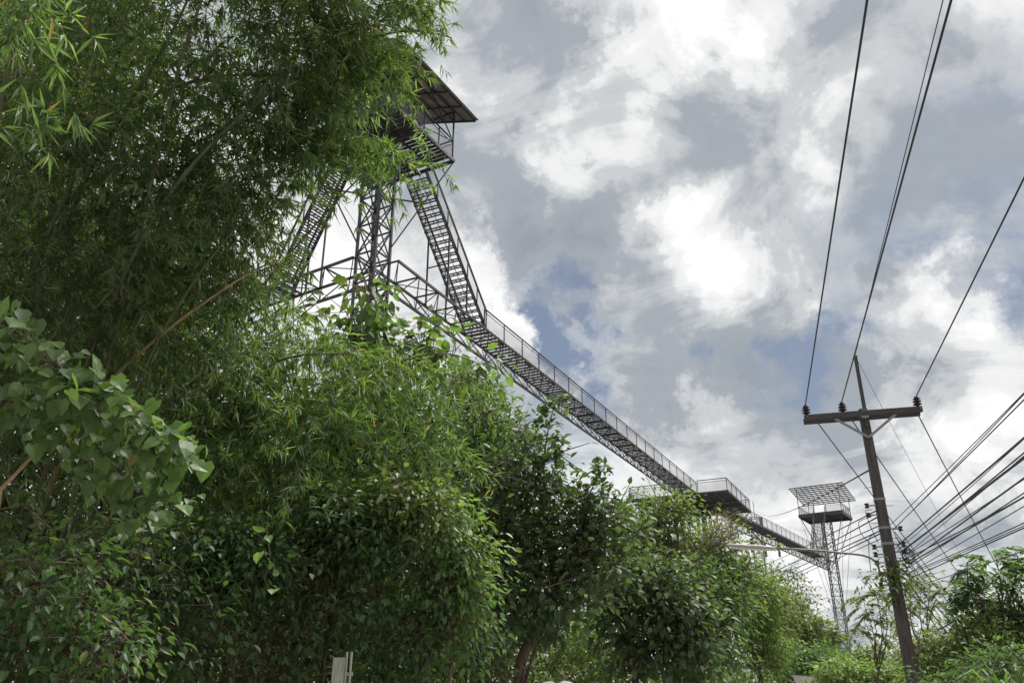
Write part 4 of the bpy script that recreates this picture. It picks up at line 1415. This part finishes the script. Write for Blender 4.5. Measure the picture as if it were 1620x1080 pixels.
def shoot(label, pts, n, leaf, mat, group):
    """upright leafy shoot: leaves alternate up the stem"""
    Q = np.array([pd(*q) for q in pts])
    root = thing('leafy_shoot', label, 'sapling', ground_at(806, 16.9), group)
    gq = np.vstack([[ground_at(806, 16.9) - V3(0, 0, .2), pd(824, 1040, 16.8), pd(pts[0][0] * .5 + 425, 960, 16.8)], Q])
    tt = np.linspace(0, len(gq) - 1, 16)
    gq = np.stack([np.interp(tt, np.arange(len(gq)), gq[:, j]) for j in range(3)], 1)
    for _ in range(3):
        gq[1:-1] = (gq[:-2] + 2 * gq[1:-1] + gq[2:]) / 4
    tubes('stem', [(gq, np.linspace(.03, .008, len(gq)))], 'bark', root, 6)
    seg, pos, dd = [], [], []
    for i in range(n):
        t = rng.uniform(0, 1) ** .8 * (len(Q) - 1)
        p = np.array([np.interp(t, np.arange(len(Q)), Q[:, j]) for j in range(3)])
        a = i * 2.4 + rng.uniform(-.4, .4)
        reach = rng.uniform(.08, .42) * (1.1 - .75 * t / (len(Q) - 1))
        q = p + V3(math.cos(a), math.sin(a), rng.uniform(.1, .7)) * reach
        seg.append((p, q))
        for s in range(3):
            pos.append(q + rng.normal(0, .05, 3))
            dd.append(V3(math.cos(a), math.sin(a), .25) + rng.normal(0, .45, 3))
    thin_tubes('leaf_stalks', np.array(seg), .006, 'bark', root)
    L = leaf * rng.uniform(.6, 1.15, len(pos))
    leaves('small_leaves', root, np.array(pos), np.array(dd), L, L * .62, 'ovate', mat, 300, roll=.6)


shoot('upright shoot with round leaves reaching up to the footbridge', [(862, 800, 16.8), (858, 730, 16.8), (868, 670, 16.8), (880, 632, 16.8)], 50, .19, 'broad_dark', 'upright shoots of round leaves')
shoot('shorter upright shoot with round leaves beside the open platform', [(915, 860, 16.6), (925, 800, 16.6), (940, 760, 16.6), (958, 738, 16.6)], 44, .19, 'broad_dark', 'upright shoots of round leaves')
shoot('side shoot with drooping round leaves near the open platform', [(950, 870, 16.4), (965, 820, 16.4), (972, 780, 16.4)], 34, .18, 'broad_dark', 'upright shoots of round leaves')

tree('broadleaf_tree', 'fresh green tree directly below the open platform', 'tree', ground_at(1060, 27),
     [B(1040, 830, 27, 50, 34, .8, 40), B(1090, 870, 27, 60, 40, .8, 46), B(1010, 860, 27, 50, 40, .8, 40), B(1140, 880, 27, 50, 44, .8, 46), B(1165, 920, 27, 40, 40, .8, 34), B(1050, 900, 27, 80, 40, .8, 50), B(1130, 940, 27, 60, 50, .8, 44), B(1060, 803, 27, 26, 18, .8, 16)],
     .17, 'broad_light', 'bark_pale', 'fresh green trees under the platform', 120, .15, rc=.36, k=30, ratio=.42, droop=.5)
tree('broadleaf_tree', 'dense dark tree with broad leaves in front of the fresh green tree', 'tree', ground_at(1000, 20),
     [B(1010, 920, 20, 60, 50, .8, 44), B(1060, 950, 20, 60, 50, .8, 46), B(980, 980, 20, 50, 50, .8, 34), B(1040, 1010, 20, 70, 50, .8, 44), B(1095, 1000, 20, 45, 60, .8, 36), B(1070, 1065, 20, 60, 30, .8, 24), B(990, 1050, 20, 30, 30, .8, 12)],
     .19, 'broad_dark', 'bark', None, 250, .12, rc=.30, k=22, ratio=.58, droop=.55)
tree('broadleaf_tree', 'glossy green tree between the dark broad-leaved tree and the feathery one', 'tree', ground_at(1120, 24),
     [B(1110, 930, 24, 50, 44, .8, 44), B(1135, 990, 24, 44, 50, .8, 44), B(1110, 1050, 24, 60, 40, .8, 40), B(1150, 960, 24, 30, 40, .8, 24)], .17, 'broad', 'bark', None, 120, .1, rc=.32, k=28, ratio=.42, droop=.6)
# brown flower panicles on the tree below the platform
pan = thing('flower_panicles', 'brownish airy flower heads on the tree below the open platform', 'flowers', ground_at(1085, 26), None)
segs, pos, dd = [], [], []
for (u, v) in [(1140, 830), (1155, 822), (1128, 836), (1165, 835), (1060, 862), (1085, 855), (1105, 868), (1075, 878), (1040, 872), (1120, 858), (1145, 845), (1090, 885), (1055, 890), (1110, 880), (1132, 850), (1150, 838)]:
    c = pd(u + rng.uniform(-6, 6), v + rng.uniform(-5, 5), 26 + rng.uniform(-.6, .6))
    b0 = c - V3(0, 0, .7)
    segs.append((b0, c))
    for k_ in range(14):
        q = c + rng.normal(0, 1, 3) * V3(.26, .26, .24)
        segs.append((b0 * .3 + c * .7, q))
        for m_ in range(9):
            pos.append(q + rng.normal(0, .06, 3))
            dd.append(rng.normal(0, 1, 3))
thin_tubes('flower_stalks', np.array(segs), .010, 'bark_pale', pan)
thin_tubes('main_stem', np.array([(ground_at(1085, 26), pd(1085, 900, 26))] + [(pd(1085, 900, 26), s_[0]) for s_ in segs[::15]]), .03, 'bark_pale', pan)
leaves('florets', pan, np.array(pos), np.array(dd), .05, .035, 'quad', 'flower', 0)

tree('feathery_tree', 'pale yellow-green feathery tree standing left of the far tower foot', 'tree', ground_at(1200, 30),
     [B(1190, 920, 30, 30, 34, .8, 34), B(1205, 960, 30, 34, 34, .8, 38), B(1180, 980, 30, 40, 40, .8, 40), B(1210, 1010, 30, 34, 40, .8, 40), B(1190, 1050, 30, 50, 34, .8, 44), B(1165, 940, 30, 24, 26, .8, 18)],
     .15, 'broad_light', 'bark', 'fresh green trees under the platform', 60, .12, rc=.30, k=44, kind='quad', ratio=.38, droop=.7)
# ---- far woodland strip: single trees one behind the other
far = [
    (1260, 60, [(1240, 960, 26, 24), (1265, 985, 34, 24), (1290, 1010, 34, 26)], 'forest', 'mid-green far tree left of the lattice column foot'),
    (1225, 48, [(1222, 935, 20, 20), (1235, 975, 30, 26), (1225, 1020, 36, 28)], 'forest', 'olive far tree behind the feathery one'),
    (1310, 75, [(1285, 1000, 24, 20), (1325, 1052, 34, 16), (1280, 1035, 30, 20)], 'forest', 'rounded far tree hiding the foot of the lattice column'),
    (1270, 40, [(1250, 1045, 36, 26), (1300, 1050, 36, 22), (1275, 1075, 50, 16)], 'broad', 'low rounded green bush in front of the far woodland'),
    (1370, 60, [(1350, 1050, 34, 14), (1390, 1045, 34, 14), (1370, 1060, 60, 20)], 'forest', 'low spreading tree just left of the utility pole foot'),
    (1340, 32, [(1330, 1062, 40, 16), (1390, 1068, 36, 14), (1350, 1085, 70, 14)], 'broad_light', 'yellowish roadside bush below the low spreading tree'),
    (1480, 50, [(1450, 1040, 26, 18), (1490, 1025, 34, 22), (1520, 1050, 40, 22)], 'forest', 'far tree glimpsed between the pole and the right-hand tree'),
]
for u, d_, bl, mat_, lab in far:
    s_ = d_ / FPX
    tree('far_tree', lab, 'tree', ground_at(u, d_), [B(x, y, d_, a, b, .9, int(28 + a)) for x, y, a, b in bl], 7.5 * s_, mat_, 'bark', 'trees of the far woodland', 40, .15, rc=9 * s_, k=26, kind='quad', ratio=.5, droop=.45, twig=False)
# lacy thin tree
tree('lacy_tree', 'sparse lacy tree silhouetted under the distant stair', 'tree', ground_at(1262, 62),
     [B(1232, 908, 62, 18, 10, .8, 9), B(1250, 905, 62, 14, 9, .8, 8), B(1262, 925, 62, 22, 9, .8, 9), B(1282, 945, 62, 16, 7, .8, 8), B(1240, 930, 62, 18, 8, .8, 7)], .28, 'forest', 'bark', None, 40, .09, rc=.40, k=20, kind='quad', ratio=.4)


def pinnate_tree(name, label, base_u, dep, heads, mat, leaflet, nfr, frond, rbark=.05, group=None, n_obj=0):
    """tree of feather leaves: fronds with paired leaflets radiating from branch ends"""
    base = ground_at(base_u, dep)
    root = thing(name, label, 'tree', base, group)
    H = np.array([pd(u, v, dep + rng.uniform(-.8, .8)) for u, v in heads])
    fk = base * .4 + H.mean(0) * .6
    tubes('trunk', [(bent(base - V3(0, 0, .3), fk, .1, 8), np.linspace(rbark, rbark * .6, 8))], 'bark', root, 7)
    tubes('limbs', [(bent(fk, h, .18, 7), np.linspace(rbark * .5, rbark * .18, 7)) for h in H], 'bark', root, 5)
    seg, pos, dd = [], [], []
    for h in H:
        for i in range(nfr):
            a = rng.uniform(0, 2 * math.pi)
            d0 = unit(V3(math.cos(a), math.sin(a), rng.uniform(-.5, .9)))
            h_o = rng.normal(0, frond * .28, 3)
            Lf = frond * rng.uniform(.7, 1.2)
            m = 12
            t = np.linspace(0, 1, m)
            pts = h + h_o + d0 * (Lf * t)[:, None] - UPZ * (Lf * .6 * t ** 2)[:, None]
            seg.append((h, pts[0]))
            sd_ = unit(np.cross(d0, UPZ))
            for j in range(m - 1):
                seg.append((pts[j], pts[j + 1]))
            for j in range(2, m):
                for s in (-1, 1):
                    pos.append(pts[j])
                    dd.append(sd_ * s + d0 * .5 + V3(0, 0, -.25) + rng.normal(0, .1, 3))
    thin_tubes('frond_stalks', np.array(seg), .006, 'bark', root)
    L = leaflet * rng.uniform(.8, 1.1, len(pos))
    leaves('crown', root, np.array(pos), np.array(dd), L, L * .34, 'lance', mat, n_obj, roll=.15)
    return root


pinnate_tree('feather_leaved_tree', 'feather-leaved tree growing just left of the utility pole', 1375, 26, [(1365, 945), (1385, 938), (1402, 955), (1376, 965), (1398, 985), (1372, 990), (1410, 1000)], 'forest', .28, 6, .65, .05)
pinnate_tree('feather_leaved_tree', 'feather-leaved sapling behind the utility pole on its right', 1450, 24, [(1440, 930), (1470, 925), (1455, 945), (1480, 950), (1465, 970), (1440, 975)], 'forest', .22, 6, .6, .05)
tree('vine_on_pole', 'leafy creeper wrapped round the utility pole below the cables', 'vine', polep(0), [B(1413, 905, 19.25, 18, 16, .9, 14), B(1420, 940, 19.25, 20, 26, .9, 18), B(1390, 910, 19.25, 18, 10, .9, 7), B(1368, 915, 19.25, 16, 8, .9, 5), B(1452, 922, 19.25, 30, 14, .9, 14), B(1432, 975, 19.25, 16, 20, .9, 7)],
     .13, 'broad_light', 'bark', None, 120, .02, rc=.13, k=9, ratio=.4, droop=.6)
# ---- right-hand side
rb = [(1590, 900), (1560, 905), (1530, 920), (1610, 880), (1545, 945), (1580, 945), (1610, 940), (1510, 940), (1600, 975), (1560, 980), (1630, 910), (1640, 960), (1530, 890), (1575, 880), (1615, 1000), (1650, 880)]
pinnate_tree('drooping_leaved_tree', 'tree with long drooping leaflets at the right of the cables', 1590, 20, rb, 'broad', .26, 9, .55, .07, None, 200)
tree('broadleaf_tree', 'full leafy tree behind the drooping-leaved tree on the right', 'tree', ground_at(1620, 25),
     [B(1600, 960, 25, 60, 40, .8, 34), B(1560, 1000, 25, 60, 36, .8, 34), B(1640, 1000, 25, 60, 60, .8, 34), B(1590, 1040, 25, 70, 40, .8, 34)], .18, 'broad', 'bark', None, 80, .12, rc=.32, k=24, ratio=.42)
tree('shrub', 'light green roadside shrub between the pole and the right-hand tree', 'shrub', ground_at(1500, 19),
     [B(1475, 1030, 19, 34, 24, .8, 24), B(1525, 1015, 19, 40, 26, .8, 28), B(1500, 1060, 19, 60, 26, .8, 34), B(1450, 1065, 19, 24, 20, .8, 14), B(1560, 1010, 19, 30, 22, .8, 18)], .13, 'broad_light', 'bark', None, 120, .03, rc=.22, k=24, ratio=.42)
tree('shrub', 'darker roadside shrub at the foot of the right-hand tree', 'shrub', ground_at(1580, 15),
     [B(1560, 1060, 15, 50, 26, .8, 30), B(1610, 1050, 15, 40, 34, .8, 26), B(1500, 1085, 15, 60, 18, .8, 24)], .12, 'broad', 'bark', None, 100, .03, rc=.2, k=22, ratio=.36)
# arching grass-like plant at the lower right
gr = thing('arching_grass', 'tall grass with long arching blades before the right-hand shrubs', 'grass', ground_at(1600, 12))
for i in range(46):
    a = rng.uniform(0, 2 * math.pi)
    c = pd(1600 + rng.uniform(-26, 26), 1062, 12)
    b0 = ground_at(1600, 12) + V3(rng.uniform(-.2, .2), rng.uniform(-.2, .2), -.05)
    hd = V3(math.cos(a), math.sin(a), 0)
    Lb = rng.uniform(.5, .95)
    t = np.linspace(0, 1, 9)
    z1 = c[2] - b0[2] + rng.uniform(-.35, .12)
    pts = b0 + hd * (Lb * t ** 1.8)[:, None] + UPZ * (z1 * np.sin(t * 2.05) / .99)[:, None]
    sd_ = np.cross(hd, UPZ)
    w = .022 * np.sin(np.clip(t * .9 + .12, 0, 1) * math.pi) + .002
    vs = np.concatenate([pts + sd_ * w[:, None], pts - UPZ * .006, pts - sd_ * w[:, None]])
    fs = []
    for k_ in range(8):
        fs += [(k_, k_ + 1, 9 + k_ + 1, 9 + k_), (9 + k_, 9 + k_ + 1, 18 + k_ + 1, 18 + k_)]
    add_mesh('blade', mesh_from('blade', vs, fs, M['broad']), gr)
# ---- bright undergrowth between the middle trunks, litter and small things near the ground
tree('shrub', 'sunlit undergrowth between the forked trunk and the dark broad-leaved tree', 'shrub', ground_at(910, 23),
     [B(880, 1040, 23, 44, 26, .8, 30), B(925, 1020, 23, 40, 28, .8, 28), B(955, 1050, 23, 34, 30, .8, 26), B(900, 1080, 23, 70, 16, .8, 30)], .13, 'broad_light', 'bark', None, 100, .04, rc=.24, k=28, ratio=.44)
tree('shrub', 'shaded shrub beside the second stem of the forked tree', 'shrub', ground_at(750, 15),
     [B(745, 1010, 15, 34, 50, .8, 26), B(720, 1060, 15, 40, 30, .8, 22), B(770, 1060, 15, 24, 30, .8, 14)], .12, 'broad_dark', 'bark', None, 80, .03, rc=.22, k=22, ratio=.45)
tree('broadleaf_tree', 'backdrop tree glimpsed behind the forked trunk', 'tree', ground_at(880, 36),
     [B(860, 960, 36, 80, 60, .7, 70), B(960, 960, 36, 70, 60, .7, 60), B(910, 1040, 36, 110, 50, .7, 80), B(800, 1030, 36, 80, 60, .7, 60), B(720, 960, 36, 80, 90, .7, 70)], .25, 'broad', 'bark', None, 0, .15, rc=.5, k=28, kind='quad', ratio=.5)
# dead branch over the undergrowth
q = lambda u, v: pd(u, v, 17.5)
tag(tubes('dead_branch', [([q(870, 1085), q(897, 1071), q(906, 1060), q(908, 1046)], [.025, .02, .016, .010]), ([q(897, 1071), q(884, 1061)], [.014, .008]), ([q(906, 1066), q(925, 1058), q(930, 1057)], [.010, .008, .005]),
                        ([q(870, 1085), ground_at(868, 17.5) - UPZ * .1], [.025, .03])], 'culm_dry', None, 6), 'bare forked dead branch sticking out of the sunlit undergrowth', 'branch')
# white signboard with twin posts
sg = ground_at(545, 10.6)
sr = thing('signboard', 'small white board on twin white posts among dark shrubs', 'sign', sg)
zt = pd(546, 1032, 10.6)[2]
for du in (0.0, .058):
    p = V3(sg[0] + du, sg[1], 0)
    bar('post', p + UPZ * -.5, p + UPZ * (zt + .02), .022, .022, 'sign_paint', sr)
p = V3(sg[0] - .098, sg[1], 0)
bar('board', p + UPZ * .9, p + UPZ * (zt - .05), .025, .155, 'sign_paint', sr, (1, 0, 0))
bar('board_batten', V3(sg[0] - .17, sg[1] + .02, zt - .25), V3(sg[0] + .09, sg[1] + .02, zt - .25), .03, .04, 'sign_paint', sr)
# pale sheet lying over a hump of brush
vs, fs = [], []
c0 = pd(885, 1077, 20)
for j in range(9):
    for i in range(15):
        x, y = (i / 14 - .5) * 1.7, (j / 8 - .5) * 1.2
        vs.append((c0[0] + x, c0[1] + y, c0[2] - .45 * abs(y) - .18 * x * x + .05 * math.sin(i * 1.7) * math.cos(j * 1.3)))
for j in range(8):
    for i in range(14):
        fs.append((j * 15 + i, j * 15 + i + 1, (j + 1) * 15 + i + 1, (j + 1) * 15 + i))
hump = thing('covered_heap', 'pale sheet thrown over a heap behind the dead branch', 'heap', ground_at(885, 20))
add_mesh('pale_sheet', mesh_from('pale_sheet', vs, fs, M['tarp'], True), hump)
hv = [(c0[0] + a * 1.0, c0[1] + b * .8, z) for z, k_ in ((ground_z(0, 0) - .2, 1.0),) for a in (-1, 1) for b in (-1, 1)] + [(c0[0] + a * .6, c0[1] + b * .35, c0[2] - .33) for a in (-1, 1) for b in (-1, 1)]
add_mesh('heap', mesh_from('heap', hv, [(0, 1, 5, 4), (1, 3, 7, 5), (3, 2, 6, 7), (2, 0, 4, 6), (4, 5, 7, 6)], M['soil']), hump)
# small grey roof among the far trees
h0 = pd(1270, 1069, 38)
ho = thing('small_hut', 'small hut with a weathered grey roof among the far bushes', 'hut', V3(h0[0], h0[1], -.4))
for sgn in (-1, 1):
    quad_panel('roof_slope', [h0 + V3(-.5, 0, .05), h0 + V3(.55, 0, -.02), h0 + V3(.6, sgn * .9, -.55), h0 + V3(-.55, sgn * .9, -.5)], 'concrete', ho, .03)
bar('wall', V3(h0[0], h0[1], -.5), V3(h0[0], h0[1], h0[2] - .35), .9, 1.2, 'wood_arm', ho, (0, 1, 0))
# ---- wood closing the view at ground level, too far to tell one tree from another
dw = thing('distant_woodland', 'low dark band of distant woodland closing the view at ground level', 'woodland', ground_at(400, 90))
dw['kind'] = 'stuff'
pp, dd_ = [], []
for i in range(420):
    c = ground_at(rng.uniform(-900, 2100), rng.uniform(60, 110)) + V3(0, 0, rng.uniform(.2, 4.2))
    o_ = rng.normal(0, 1, (40, 3)) * V3(1.6, 1.6, 1.1)
    pp.append(c + o_)
    dd_.append(o_ + rng.normal(0, .6, (40, 3)))
leaves('foliage', dw, np.concatenate(pp), np.concatenate(dd_), .7, .42, 'quad', 'forest', 0)
print('foliage tris', TRI[0], 'objects', len(bpy.data.objects))
